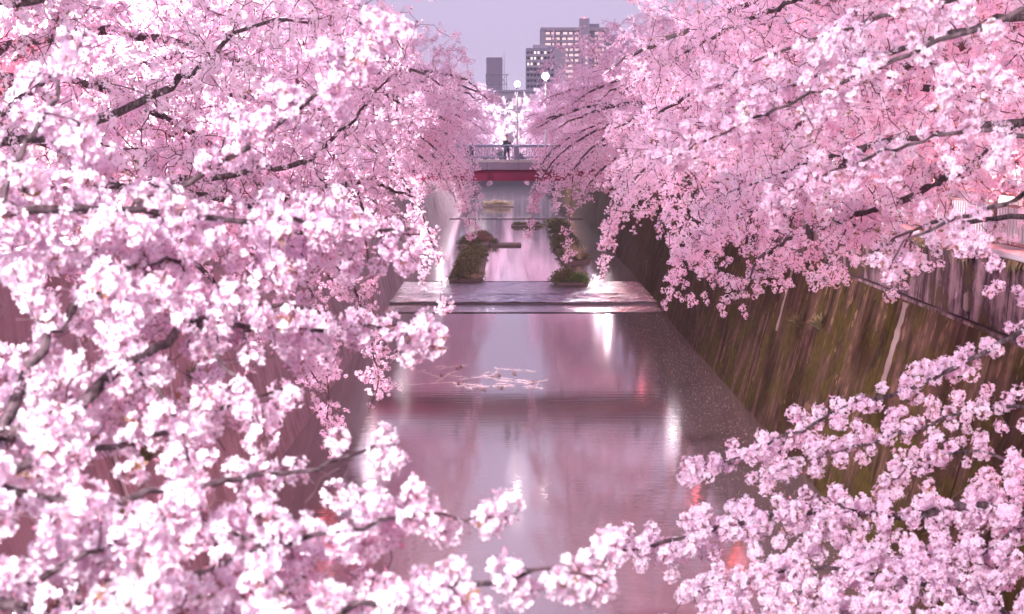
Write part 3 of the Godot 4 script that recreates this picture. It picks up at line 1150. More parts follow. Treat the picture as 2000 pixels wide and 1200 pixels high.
func lantern(label: String, at: Vector3, red: bool, e: float) -> void:   # paper lantern on a thin post
	var t := thing("paper_lantern", label, "lantern", at, 0.0, "paper lanterns along the right bank" if at.x > 0 else "paper lanterns along the left bank")
	var st := stt()
	tube(st, [Vector3(0, 0, 0), Vector3(0, 2.85, 0)], [0.028], 6)
	tube(st, [Vector3(0, 2.8, 0), Vector3(-0.4 * signf(at.x), 2.86, 0)], [0.02], 6)
	part("post", done(st), M.pole_dark, t)
	st = stt()
	var prof := []
	for i in 15:
		var v := i / 14.0
		prof.append([0.08 + 0.11 * sin(PI * v) + (0.006 if i % 2 else 0.0), 2.34 + 0.44 * v])
	lathe(st, prof, 14, Vector3(-0.4 * signf(at.x), 0, 0))
	part("paper_shade", done(st), M.lantern_red if red else M.lantern_cream, t)
	st = stt()
	lathe(st, [[0.0, 2.30], [0.085, 2.30], [0.085, 2.345], [0.0, 2.345]], 12, Vector3(-0.4 * signf(at.x), 0, 0))
	lathe(st, [[0.0, 2.775], [0.085, 2.775], [0.085, 2.82], [0.0, 2.82]], 12, Vector3(-0.4 * signf(at.x), 0, 0))
	part("rim", done(st), M.pole_dark, t)
	omni(t, Vector3(-0.4 * signf(at.x), 2.56, 0), e, Color(1.0, 0.46, 0.44) if red else Color(1.0, 0.80, 0.80), 0.15)

func _lamps() -> void:
	var ord := ["first", "second", "third", "fourth", "fifth", "sixth", "seventh", "eighth", "ninth", "tenth"]
	var white := Color(1.0, 0.95, 0.99)
	street_lamp("white globe lamp on the footbridge deck, left of the two there", Vector3(0.52, 8.57, -84.6), 5.1, 34.0, white)
	street_lamp("bright white globe lamp on the footbridge, right and taller of the two there", Vector3(2.4, 8.57, -86.6), 5.7, 40.0, white, 0.24)
	street_lamp("white globe lamp on the left bank at the end of the footbridge", Vector3(-9.0, STREET_L, -80.2), 2.9, 60.0, white)
	street_lamp("white globe lamp on the left bank beyond the footbridge among glaring blossom", Vector3(-9.7, STREET_L, -114), 4.4, 110.0, white)
	street_lamp("glaring white lamp added over the far river to brighten the blossom that hides it", Vector3(-4.2, 8.5, -203), 4.6, 1300.0, white)  # added lamp over mid river, there to whiten the far blossom
	street_lamp("white globe lamp on the right bank beside the footbridge", Vector3(11.6, STREET_R, -89), 3.2, 60.0, white)
	street_lamp("glaring white globe lamp behind the near left trees", Vector3(-11.3, STREET_L, -29.6), 3.75, 1200.0, white)
	street_lamp("white globe lamp on the left bank between the near trees", Vector3(-11.6, STREET_L, -47), 3.7, 200.0, white)
	street_lamp("white globe lamp on the near bridge, left of the viewpoint, lighting the foreground blossom", Vector3(-2.6, 8.4, 1.2), 4.0, 155.0, white)
	street_lamp("white globe lamp on the near bridge, right of the viewpoint", Vector3(5.0, 8.4, 1.2), 4.0, 15.0, Color(1.0, 0.90, 0.97))
	street_lamp("white globe lamp far up the right bank, behind the planted hedge", Vector3(11.8, STREET_R, -152), 3.4, 350.0, white)
	street_lamp("white globe lamp farthest up the right bank", Vector3(12.4, STREET_R, -178), 3.2, 420.0, white)
	street_lamp("white globe lamp farthest up the left bank", Vector3(-10.4, STREET_L, -190), 3.2, 120.0, white)
	var rz := [-12.0, -20.0, -28.0, -36.0, -44.5, -58.0, -72.0, -99.0, -103.0, -143.0]
	for i in rz.size():
		lantern("%s paper lantern on a thin post, %s along the right bank fence" % ["red" if i % 3 != 1 else "cream", ord[i]], Vector3(11.25, STREET_R + 0.16, rz[i]), i % 3 != 1, 50.0 if i < 5 else 26.0)
	var lz := [-22.0, -40.0, -64.0, -88.0, -97.0, -122.0]
	for i in lz.size():
		lantern("%s paper lantern on a thin post, %s along the left bank fence" % ["red" if i % 2 == 0 else "cream", ord[i]], Vector3(-9.95, STREET_L + 0.16, lz[i]), i % 2 == 0, 24.0)


# ------------------------------------------------------------------ the cherry trees
func make_tree(called: String, label: String, group: String, at: Vector3, s: Skel, cut: float) -> Node3D:
	var t := thing(called, label, "cherry tree", at, 0.0, group)
	part("trunk", s.mesh(true, cut), M.bark, t)
	part("twigs", s.mesh(false, cut), M.twig, t)
	return t

func bank_tree(v: int) -> Node3D:   # river side is -x; the last kind keeps its branches above the wall
	var k := float(v)
	var up := 1.0 if v == 3 else 0.0
	var limbs := [
		[[Vector3(0, -0.3, 0), Vector3(-0.25, 1.3, 0.1), Vector3(-0.5, 2.4, 0)], 0.30, 0.22, 0, 0.0],
		[[Vector3(-0.5, 2.3, 0), Vector3(-2.4, 3.5, 1.3 + 0.3 * k), Vector3(-5.0, 4.2, 2.4), Vector3(-7.6, 3.6, 3.3), Vector3(-8.9, 2.9, 3.6)], 0.15, 0.02, 120, 1.5],
		[[Vector3(-0.5, 2.3, 0), Vector3(-2.5, 4.1, -1.0), Vector3(-5.2, 5.2 + 0.2 * k, -2.2), Vector3(-7.9, 5.0, -3.0), Vector3(-9.0, 4.3, -3.3)], 0.15, 0.02, 120, 1.5],
		[[Vector3(-0.5, 2.4, 0), Vector3(-1.3, 4.8, 0.5), Vector3(-2.6, 7.2, 0.4), Vector3(-3.2, 8.6, 0.2)], 0.14, 0.02, 90, 1.7],
		[[Vector3(-0.4, 2.3, 0), Vector3(0.9, 4.2, 2.3), Vector3(1.3, 6.0, 4.0)], 0.12, 0.02, 50, 1.4],
		[[Vector3(-0.4, 2.3, 0), Vector3(0.7, 4.4, -2.4), Vector3(1.1, 6.2, -4.0)], 0.12, 0.02, 50, 1.4],
		[[Vector3(-0.4, 1.9, 0), Vector3(-3.0, 2.7, 0.2 - k), Vector3(-5.6, 2.2 + 0.8 * up, -0.6), Vector3(-7.6, 0.6 + 2.4 * up, -0.8), Vector3(-8.3, -0.7 + 3.0 * up, -0.7)], 0.12, 0.012, 100, 1.2],
		[[Vector3(-2.4, 3.5, 1.5), Vector3(-5.2, 3.2, 0.8 + k), Vector3(-7.9, 1.6 + 1.6 * up, 1.6), Vector3(-9.1 + 0.4 * k, -0.6 + 2.6 * up, 1.9), Vector3(-9.4 + 0.5 * k, -2.6 - 0.3 * k + 4.6 * up, 1.9)], 0.08, 0.008, 110, 0.9],
	]
	var masses := [
		[Vector3(-4.4, 4.8, 0), Vector3(4.9, 3.4, 5.0), 330],
		[Vector3(-2.4, 7.0, 0), Vector3(3.6, 2.4, 4.4), 170],
		[Vector3(-6.3, 1.4 + 1.9 * up, 0), Vector3(2.7, 2.2 - 0.8 * up, 4.4), 130],
	]
	var s := grow(limbs, masses, 0.17, 0.12, 0.12)
	s.thicken(0.006, 0.42)
	var t := make_tree("cherry_tree", "", "", Vector3.ZERO, s, 0.03)
	crown(t, bloom(s, 0.035, 0.95, 0.10, 1.0), low, T0, T1)
	return t

func _trees() -> void:
	var proto: Array[Node3D] = []
	for v in 4:
		proto.append(bank_tree(v))
	var used := [false, false, false, false]
	var ord := ["first", "second", "third", "fourth", "fifth", "sixth", "seventh", "eighth", "ninth", "tenth", "eleventh"]
	for side in [1, -1]:
		var bank := "right" if side > 0 else "left"
		for beyond in 2:
			var zs := [19.5, 27, 35, 43, 51, 59, 67, 75.5] if beyond == 0 else [94, 103, 112, 122, 133, 147, 160, 174, 215, 232, 250]
			for i in zs.size():
				var v := (i + (1 if side < 0 else 0) + beyond) % 3
				if beyond == 0 and (i < 3 and side > 0 or false):
					v = 3
				var t := proto[v]
				if used[v]:
					t = proto[v].duplicate()
					t.name = numbered("cherry_tree")
					add_child(t, true)
				used[v] = true
				var turn := rng.randf_range(-0.22, 0.22)
				var bx := 12.1 if side > 0 else 11.7
				if beyond and i > 7:
					bx -= 0.5
				elif i > 4:
					bx -= (1.4 if i > 5 else 1.0) if side > 0 else (1.3 if i > 5 else 0.8)
				t.position = Vector3(bx * side, STREET_R if side > 0 else STREET_L, -zs[i])
				t.rotation.y = turn + (0.0 if side > 0 else PI)
				t.scale = Vector3.ONE * rng.randf_range(0.94, 1.04) * (1.35 if beyond and i > 7 else 1.0)
				var lab := "%s %s bank cherry tree before the footbridge, counted from the near end" % [ord[i], bank]
				if beyond:
					lab = "%s %s bank cherry tree beyond the footbridge, counted away from it" % [ord[i], bank]
				tag(t, lab, "cherry tree", "cherry trees along the %s bank" % bank)
	_near_right()
	_near_left()
	_front_left()
	_front_right()

func _near_right() -> void:
	var limbs := [
		[[Vector3(12.2, 7.5, -9.5), Vector3(11.5, 9.2, -9.8), Vector3(10.4, 10.6, -10)], 0.30, 0.2, 0, 0.0],
		[[Vector3(10.4, 10.6, -10), Vector3(7.53, 10.55, -10.00), Vector3(5.67, 10.42, -10.20)], 0.11, 0.042, 0, 0.0],
		[[Vector3(5.67, 10.42, -10.20), Vector3(4.06, 10.32, -10.20), Vector3(3.53, 10.24, -10.40), Vector3(3.04, 10.13, -11.00), Vector3(2.51, 9.86, -12.00), Vector3(2.00, 9.53, -13.00)], 0.04, 0.01, 260, 1.0],
		[[Vector3(10.4, 10.6, -10), Vector3(6.66, 11.40, -10.00), Vector3(4.71, 11.28, -10.00)], 0.10, 0.036, 0, 0.0],
		[[Vector3(4.71, 11.28, -10.00), Vector3(3.61, 11.05, -10.50), Vector3(2.97, 10.82, -11.50), Vector3(2.40, 10.56, -12.50), Vector3(1.81, 10.19, -14.00)], 0.034, 0.008, 260, 1.1],
		[[Vector3(5.67, 10.42, -10.20), Vector3(4.19, 9.71, -9.50), Vector3(3.44, 9.61, -9.30), Vector3(2.99, 9.54, -9.40), Vector3(2.72, 9.32, -9.60)], 0.03, 0.008, 40, 0.45],
		[[Vector3(4.71, 11.28, -10.00), Vector3(4.24, 11.73, -12.00), Vector3(3.58, 11.82, -14.00), Vector3(2.67, 11.50, -16.00), Vector3(2.09, 11.18, -18.00)], 0.07, 0.012, 200, 1.3],
		[[Vector3(4.06, 10.32, -10.20), Vector3(3.82, 9.84, -11.20), Vector3(3.28, 9.40, -12.50), Vector3(2.74, 9.01, -13.50), Vector3(2.51, 8.35, -14.00)], 0.05, 0.008, 130, 0.7],
		[[Vector3(3.04, 10.13, -11.00), Vector3(2.83, 9.58, -13.00), Vector3(2.31, 9.12, -15.00), Vector3(1.94, 8.15, -16.00)], 0.03, 0.006, 130, 0.75],
		[[Vector3(3.28, 9.40, -12.50), Vector3(3.26, 9.04, -12.60), Vector3(3.20, 8.58, -12.80)], 0.012, 0.004, 36, 0.42],
		[[Vector3(2.99, 9.54, -9.40), Vector3(2.92, 9.33, -9.50), Vector3(2.88, 9.08, -9.60)], 0.010, 0.004, 22, 0.3],
	]
	var masses := [
		[Vector3(3.62, 10.63, -14.00), Vector3(2.3, 1.5, 3.0), 260], [Vector3(2.89, 10.00, -16.00), Vector3(1.7, 1.5, 3.0), 220], [Vector3(4.53, 11.01, -13.00), Vector3(2.2, 1.3, 2.5), 200],
		[Vector3(2.55, 9.18, -15.00), Vector3(1.0, 0.7, 2.0), 110], [Vector3(3.66, 9.58, -13.00), Vector3(1.5, 0.5, 2.0), 150],
	]
	var s := grow(limbs, masses, 0.10, 0.06, 0.2)
	s.thicken(0.0036, 0.35)
	var t := make_tree("cherry_tree", "near right cherry tree with long dark limbs reaching in from the right edge", "", Vector3.ZERO, s, 0.014)
	crown(t, bloom(s, 0.02, 0.62, 0.07, 1.0), mid, T0, T1, 300)

func _near_left() -> void:
	var limbs := [
		[[Vector3(-11.8, 7.7, -13), Vector3(-11.2, 9.2, -13.1), Vector3(-10.0, 10.2, -13.2)], 0.30, 0.2, 0, 0.0],
		[[Vector3(-10.0, 10.2, -13.2), Vector3(-7.72, 9.94, -13.00), Vector3(-5.65, 10.04, -13.00)], 0.11, 0.055, 0, 0.0],
		[[Vector3(-5.65, 10.04, -13.00), Vector3(-4.51, 10.25, -13.00), Vector3(-3.57, 10.60, -13.00), Vector3(-3.20, 10.83, -13.00), Vector3(-2.96, 11.02, -13.20), Vector3(-2.89, 11.21, -13.30), Vector3(-2.42, 11.41, -13.60), Vector3(-1.96, 11.43, -14.50)], 0.050, 0.012, 240, 1.3],
		[[Vector3(-7.72, 9.94, -13.00), Vector3(-5.39, 9.66, -13.60), Vector3(-3.99, 9.68, -14.40), Vector3(-2.59, 9.89, -15.50), Vector3(-2.25, 10.13, -16.00), Vector3(-1.99, 10.45, -16.50), Vector3(-1.57, 10.99, -17.00)], 0.05, 0.014, 220, 1.1],
		[[Vector3(-10.0, 10.2, -13.2), Vector3(-6.83, 11.21, -12.50), Vector3(-5.06, 11.50, -13.00), Vector3(-3.79, 11.93, -14.00), Vector3(-2.78, 11.99, -15.00), Vector3(-2.09, 11.87, -16.00)], 0.06, 0.016, 240, 1.3],
		[[Vector3(-3.99, 9.68, -14.40), Vector3(-3.35, 9.40, -16.00), Vector3(-2.68, 9.47, -17.00), Vector3(-2.11, 9.59, -18.00), Vector3(-1.40, 9.33, -19.00)], 0.08, 0.015, 170, 1.0],
		[[Vector3(-3.35, 9.40, -16.00), Vector3(-2.69, 8.84, -17.00), Vector3(-2.15, 8.17, -17.50), Vector3(-1.91, 7.57, -17.20), Vector3(-1.74, 7.01, -16.80), Vector3(-1.85, 6.59, -16.50)], 0.035, 0.006, 130, 0.62],
		[[Vector3(-2.69, 8.84, -17.00), Vector3(-2.90, 8.02, -16.50), Vector3(-2.63, 7.43, -16.00), Vector3(-2.28, 6.94, -15.80)], 0.02, 0.006, 90, 0.55],
		[[Vector3(-5.65, 10.04, -13.00), Vector3(-4.69, 10.75, -13.00), Vector3(-4.59, 10.97, -13.20), Vector3(-4.61, 11.41, -13.60)], 0.04, 0.014, 120, 1.2],
	]
	var masses := [
		[Vector3(-4.39, 11.07, -15.00), Vector3(3.0, 1.6, 2.5), 260], [Vector3(-2.64, 11.19, -17.00), Vector3(1.7, 1.2, 2.5), 180], [Vector3(-4.96, 10.25, -14.00), Vector3(2.4, 1.0, 2.0), 160],
		[Vector3(-2.11, 9.62, -18.00), Vector3(1.2, 1.0, 2.0), 140], [Vector3(-3.46, 10.00, -16.00), Vector3(1.8, 0.8, 2.0), 130],
	]
	var s := grow(limbs, masses, 0.12, 0.06, 0.1)
	s.thicken(0.0042, 0.36)
	var t := make_tree("cherry_tree", "near left cherry tree with a thick crooked dark limb, glaring white behind", "", Vector3.ZERO, s, 0.016)
	crown(t, bloom(s, 0.022, 0.62, 0.08, 1.0), mid, T0, T1, 300)

func _front_left() -> void:
	var limbs := [
		[[Vector3(-10.6, 7.7, -2.6), Vector3(-9.8, 8.8, -2.7), Vector3(-8.0, 9.4, -2.9)], 0.26, 0.17, 0, 0.0],
		[[Vector3(-8.0, 9.4, -2.9), Vector3(-4.0, 9.2, -3.0), Vector3(-1.71, 9.25, -3.20)], 0.10, 0.034, 0, 0.0],
		[[Vector3(-1.71, 9.25, -3.20), Vector3(-1.34, 9.41, -3.30), Vector3(-1.23, 9.45, -3.50), Vector3(-1.12, 9.54, -3.70), Vector3(-1.00, 9.62, -4.00), Vector3(-0.89, 9.64, -4.30), Vector3(-0.70, 9.58, -4.60)], 0.028, 0.006, 100, 0.36],
		[[Vector3(-1.71, 9.25, -3.20), Vector3(-1.30, 9.40, -3.00), Vector3(-1.19, 9.40, -3.10), Vector3(-1.15, 9.38, -3.30), Vector3(-1.02, 9.35, -3.60), Vector3(-0.87, 9.38, -3.90), Vector3(-0.73, 9.39, -4.10)], 0.016, 0.005, 30, 0.26],
		[[Vector3(-4.0, 9.2, -3.0), Vector3(-1.82, 9.85, -3.50), Vector3(-1.47, 9.98, -3.70), Vector3(-1.22, 9.97, -4.10), Vector3(-0.93, 9.91, -4.50), Vector3(-0.60, 9.87, -4.80), Vector3(-0.36, 9.82, -5.10)], 0.02, 0.005, 90, 0.36],
		[[Vector3(-1.22, 9.97, -4.10), Vector3(-0.99, 10.11, -4.40), Vector3(-0.75, 10.30, -4.60), Vector3(-0.58, 10.50, -4.80), Vector3(-0.44, 10.64, -5.00)], 0.012, 0.005, 64, 0.20],
		[[Vector3(-1.00, 9.62, -4.00), Vector3(-0.83, 9.56, -4.30), Vector3(-0.57, 9.53, -4.50), Vector3(-0.29, 9.50, -4.70)], 0.012, 0.005, 34, 0.17],
		[[Vector3(-1.30, 9.40, -3.00), Vector3(-1.04, 9.32, -3.00), Vector3(-0.88, 9.29, -3.20), Vector3(-0.72, 9.28, -3.40), Vector3(-0.52, 9.27, -3.60), Vector3(-0.36, 9.29, -3.80)], 0.012, 0.005, 30, 0.2],
		[[Vector3(-1.71, 9.25, -3.20), Vector3(-1.16, 9.15, -2.80), Vector3(-0.84, 9.15, -2.90), Vector3(-0.59, 9.21, -3.00), Vector3(-0.38, 9.22, -3.15), Vector3(-0.18, 9.22, -3.25), Vector3(0.01, 9.19, -3.35)], 0.012, 0.004, 56, 0.19],
		[[Vector3(-1.16, 9.15, -2.80), Vector3(-0.73, 9.09, -2.70), Vector3(-0.40, 9.12, -2.80), Vector3(-0.14, 9.15, -2.90), Vector3(0.11, 9.16, -3.00), Vector3(0.25, 9.11, -3.05)], 0.012, 0.004, 70, 0.20],
		[[Vector3(-1.47, 9.98, -3.70), Vector3(-1.48, 10.15, -3.90), Vector3(-1.47, 10.33, -4.20), Vector3(-1.47, 10.57, -4.50)], 0.012, 0.005, 22, 0.30],
		[[Vector3(-1.34, 9.41, -3.30), Vector3(-1.33, 9.57, -3.50), Vector3(-1.26, 9.71, -3.70), Vector3(-1.18, 9.80, -4.00), Vector3(-1.06, 9.80, -4.30)], 0.02, 0.006, 60, 0.34],
		[[Vector3(-1.16, 9.15, -2.80), Vector3(-1.01, 9.24, -2.80), Vector3(-0.92, 9.26, -2.90), Vector3(-0.91, 9.33, -3.00)], 0.01, 0.004, 16, 0.17],
		[[Vector3(-1.12, 9.54, -3.70), Vector3(-0.98, 9.44, -3.60), Vector3(-0.90, 9.36, -3.50), Vector3(-0.88, 9.26, -3.50)], 0.008, 0.004, 10, 0.16],
		[[Vector3(-1.00, 9.62, -4.00), Vector3(-0.83, 9.48, -3.80), Vector3(-0.70, 9.34, -3.60), Vector3(-0.71, 9.21, -3.50)], 0.008, 0.004, 12, 0.18],
		[[Vector3(-0.59, 9.21, -3.00), Vector3(-0.74, 9.28, -3.00), Vector3(-0.81, 9.36, -3.00)], 0.007, 0.004, 12, 0.12],
	]
	var masses := [
		[Vector3(-1.47, 9.85, -4.20), Vector3(0.35, 0.22, 0.6), 50], [Vector3(-1.02, 9.69, -4.40), Vector3(0.5, 0.25, 0.5), 60], [Vector3(-0.70, 9.79, -4.90), Vector3(0.35, 0.18, 0.4), 34],
		[Vector3(-1.04, 9.18, -2.80), Vector3(0.3, 0.12, 0.3), 36], [Vector3(-0.44, 9.12, -3.10), Vector3(0.3, 0.12, 0.3), 26], [Vector3(-1.43, 9.67, -3.80), Vector3(0.25, 0.25, 0.4), 40],
	]
	var s := grow(limbs, masses, 0.045, 0.10, 0.15, 0.9)
	s.thicken(0.0021, 0.40)
	var t := make_tree("cherry_tree", "white foreground cherry tree filling the left side, out of focus, close to the camera", "", Vector3.ZERO, s, 0.006)
	crown(t, bloom(s, 0.0060, 0.37, 0.040, 1.12), hi, T0, T1, 300)

func _front_right() -> void:
	var limbs := [
		[[Vector3(11.9, 7.5, -5.2), Vector3(11.2, 8.7, -5.4), Vector3(9.5, 9.2, -5.6)], 0.28, 0.18, 0, 0.0],
		[[Vector3(9.5, 9.2, -5.6), Vector3(6.0, 8.9, -6.0), Vector3(3.53, 8.26, -6.30)], 0.10, 0.035, 0, 0.0],
		[[Vector3(3.53, 8.26, -6.30), Vector3(2.61, 8.30, -6.30), Vector3(2.35, 8.36, -6.30), Vector3(2.01, 8.32, -6.20), Vector3(1.65, 8.38, -6.10), Vector3(1.23, 8.41, -5.90), Vector3(0.84, 8.38, -5.70), Vector3(0.58, 8.39, -5.50), Vector3(0.38, 8.42, -5.40)], 0.030, 0.004, 190, 0.27],
		[[Vector3(6.0, 8.9, -6.0), Vector3(3.82, 9.44, -7.00), Vector3(2.99, 9.20, -7.00), Vector3(2.53, 9.00, -6.90), Vector3(2.23, 8.89, -6.80), Vector3(1.76, 8.78, -6.60), Vector3(1.45, 8.67, -6.50), Vector3(1.10, 8.57, -6.30), Vector3(0.89, 8.60, -6.20)], 0.020, 0.004, 170, 0.26],
		[[Vector3(3.82, 9.44, -7.00), Vector3(3.11, 8.83, -6.90), Vector3(2.51, 8.74, -6.80), Vector3(2.04, 8.64, -6.60), Vector3(1.59, 8.58, -6.40), Vector3(1.26, 8.49, -6.30)], 0.014, 0.004, 110, 0.26],
		[[Vector3(3.53, 8.26, -6.30), Vector3(2.75, 7.88, -5.70), Vector3(2.31, 7.99, -5.80), Vector3(1.79, 8.18, -5.70), Vector3(1.36, 8.26, -5.60), Vector3(1.00, 8.26, -5.40), Vector3(0.76, 8.24, -5.30)], 0.018, 0.004, 230, 0.32],
		[[Vector3(2.75, 7.88, -5.70), Vector3(2.16, 7.89, -5.40), Vector3(1.70, 8.03, -5.40), Vector3(1.25, 8.16, -5.30), Vector3(0.88, 8.13, -5.20), Vector3(0.71, 8.20, -5.10)], 0.014, 0.004, 210, 0.32],
		[[Vector3(2.61, 8.30, -6.30), Vector3(2.36, 8.17, -6.10), Vector3(2.00, 8.18, -6.00), Vector3(1.67, 8.26, -5.90)], 0.012, 0.004, 120, 0.30],
		[[Vector3(2.61, 8.30, -6.30), Vector3(2.61, 8.51, -6.60), Vector3(2.34, 8.55, -6.60), Vector3(1.96, 8.45, -6.40)], 0.012, 0.005, 40, 0.22],
		[[Vector3(2.99, 9.20, -7.00), Vector3(3.26, 9.27, -7.60), Vector3(3.13, 9.28, -7.80), Vector3(3.02, 9.28, -7.90)], 0.010, 0.004, 14, 0.10],
		[[Vector3(9.5, 9.2, -5.6), Vector3(6.5, 10.2, -5.4), Vector3(2.93, 10.87, -5.00), Vector3(2.26, 10.80, -5.00)], 0.06, 0.018, 0, 0.0],
		[[Vector3(2.26, 10.80, -5.00), Vector3(1.91, 10.65, -5.10), Vector3(1.60, 10.52, -5.40), Vector3(1.32, 10.37, -5.90), Vector3(1.03, 10.21, -6.40), Vector3(0.80, 10.09, -6.80)], 0.014, 0.004, 70, 0.42],
		[[Vector3(2.26, 10.80, -5.00), Vector3(1.98, 10.81, -5.60), Vector3(1.71, 10.75, -6.20), Vector3(1.35, 10.62, -6.80), Vector3(1.07, 10.42, -7.20)], 0.018, 0.004, 44, 0.40],
		[[Vector3(6.5, 10.2, -5.4), Vector3(3.12, 10.22, -5.60), Vector3(2.51, 10.07, -5.60), Vector3(2.24, 9.90, -5.80), Vector3(2.07, 9.83, -5.90), Vector3(1.86, 9.72, -6.00), Vector3(1.82, 9.57, -6.10)], 0.02, 0.004, 26, 0.20],
		[[Vector3(2.51, 10.07, -5.60), Vector3(2.15, 10.22, -5.50), Vector3(1.90, 10.20, -5.80), Vector3(1.62, 10.05, -6.30), Vector3(1.37, 9.85, -6.80)], 0.014, 0.004, 40, 0.34],
		[[Vector3(2.07, 9.83, -5.90), Vector3(2.14, 9.70, -5.90), Vector3(2.22, 9.61, -5.90)], 0.006, 0.003, 8, 0.10],
	]
	var s := grow(limbs, [], 0.05, 0.12, 0.05, 0.9)
	s.thicken(0.0023, 0.40)
	var t := make_tree("cherry_tree", "foreground cherry tree with sharp pink blossom sprays spreading across the lower right corner", "", Vector3.ZERO, s, 0.007)
	crown(t, bloom(s, 0.0062, 0.68, 0.036, 0.92), hi, T0, T1, 300)


# ------------------------------------------------------------------ people
func body(bones: Array, cell: float) -> ArrayMesh:   # bones: [joint, joint, radius, radius, colour]; one skin over all of them (surface nets)
	var lo := Vector3.ONE * 1e9
	var up := -lo
	for b in bones:
		for i in 2:
			lo = lo.min(b[i] - Vector3.ONE * (b[2 + i] + 2.5 * cell))
			up = up.max(b[i] + Vector3.ONE * (b[2 + i] + 2.5 * cell))
	var n := Vector3i(((up - lo) / cell).ceil())
	var f := PackedFloat32Array()
	f.resize(n.x * n.y * n.z)
	f.fill(1.0)
	var own := PackedInt32Array()
	own.resize(f.size())
	var near := PackedFloat32Array()
	near.resize(f.size())
	near.fill(1e9)
	for bi in bones.size():
		var a: Vector3 = bones[bi][0]
		var b: Vector3 = bones[bi][1]
		var ra: float = bones[bi][2]
		var rb: float = bones[bi][3]
		var m := maxf(ra, rb) + 3.0 * cell
		var i0 := Vector3i(((a.min(b) - Vector3.ONE * m - lo) / cell).floor()).clamp(Vector3i.ZERO, n - Vector3i.ONE)
		var i1 := Vector3i(((a.max(b) + Vector3.ONE * m - lo) / cell).ceil()).clamp(Vector3i.ZERO, n - Vector3i.ONE)
		var ab: Vector3 = b - a
		var ll := maxf(ab.length_squared(), 1e-9)
		for z in range(i0.z, i1.z + 1):
			for y in range(i0.y, i1.y + 1):
				for x in range(i0.x, i1.x + 1):
					var p := lo + Vector3(x, y, z) * cell
					var t := clampf((p - a).dot(ab) / ll, 0, 1)
					var d := p.distance_to(a + ab * t) - lerpf(ra, rb, t)
					var k := x + n.x * (y + n.y * z)
					var h := maxf(0.035 - absf(f[k] - d), 0.0) / 0.035
					f[k] = minf(f[k], d) - h * h * 0.035 * 0.25
					if d < near[k]:
						near[k] = d
						own[k] = bi
	var st := stt()
	var vid := {}
	var pos := PackedVector3Array()
	var col := PackedColorArray()
	for z in n.z - 1:
		for y in n.y - 1:
			for x in n.x - 1:
				var sum := Vector3.ZERO
				var c := 0
				var k := x + n.x * (y + n.y * z)
				var inside := 0
				for q in 8:
					if f[k + (q & 1) + n.x * ((q >> 1 & 1) + n.y * (q >> 2))] < 0:
						inside += 1
				if inside == 0 or inside == 8:
					continue
				for e in 12:
					var ax := e >> 2
					var o := e & 3
					var p0 := Vector3i.ZERO
					p0[(ax + 1) % 3] = o & 1
					p0[(ax + 2) % 3] = o >> 1
					var p1 := p0
					p1[ax] = 1
					var f0 := f[k + p0.x + n.x * (p0.y + n.y * p0.z)]
					var f1 := f[k + p1.x + n.x * (p1.y + n.y * p1.z)]
					if (f0 < 0) != (f1 < 0):
						sum += Vector3(p0).lerp(Vector3(p1), f0 / (f0 - f1))
						c += 1
				vid[k] = pos.size()
				pos.append(lo + (Vector3(x, y, z) + sum / c) * cell)
				col.append(bones[own[k]][4])
	var idx := PackedInt32Array()
	var stride := [1, n.x, n.x * n.y]
	for z in range(1, n.z - 1):
		for y in range(1, n.y - 1):
			for x in range(1, n.x - 1):
				var k := x + n.x * (y + n.y * z)
				for ax in 3:
					if (f[k] < 0) == (f[k + stride[ax]] < 0):
						continue
					var u: int = stride[(ax + 1) % 3]
					var w: int = stride[(ax + 2) % 3]
					var q := [vid[k - u - w], vid[k - w], vid[k], vid[k - u]]
					if f[k] < 0:
						q.reverse()
					for i in [0, 1, 2, 0, 2, 3]:
						idx.append(q[i])
	for i in idx:
		st.set_color(col[i])
		st.set_smooth_group(0)
		st.add_vertex(pos[i])
	st.generate_normals()
	return st.commit()

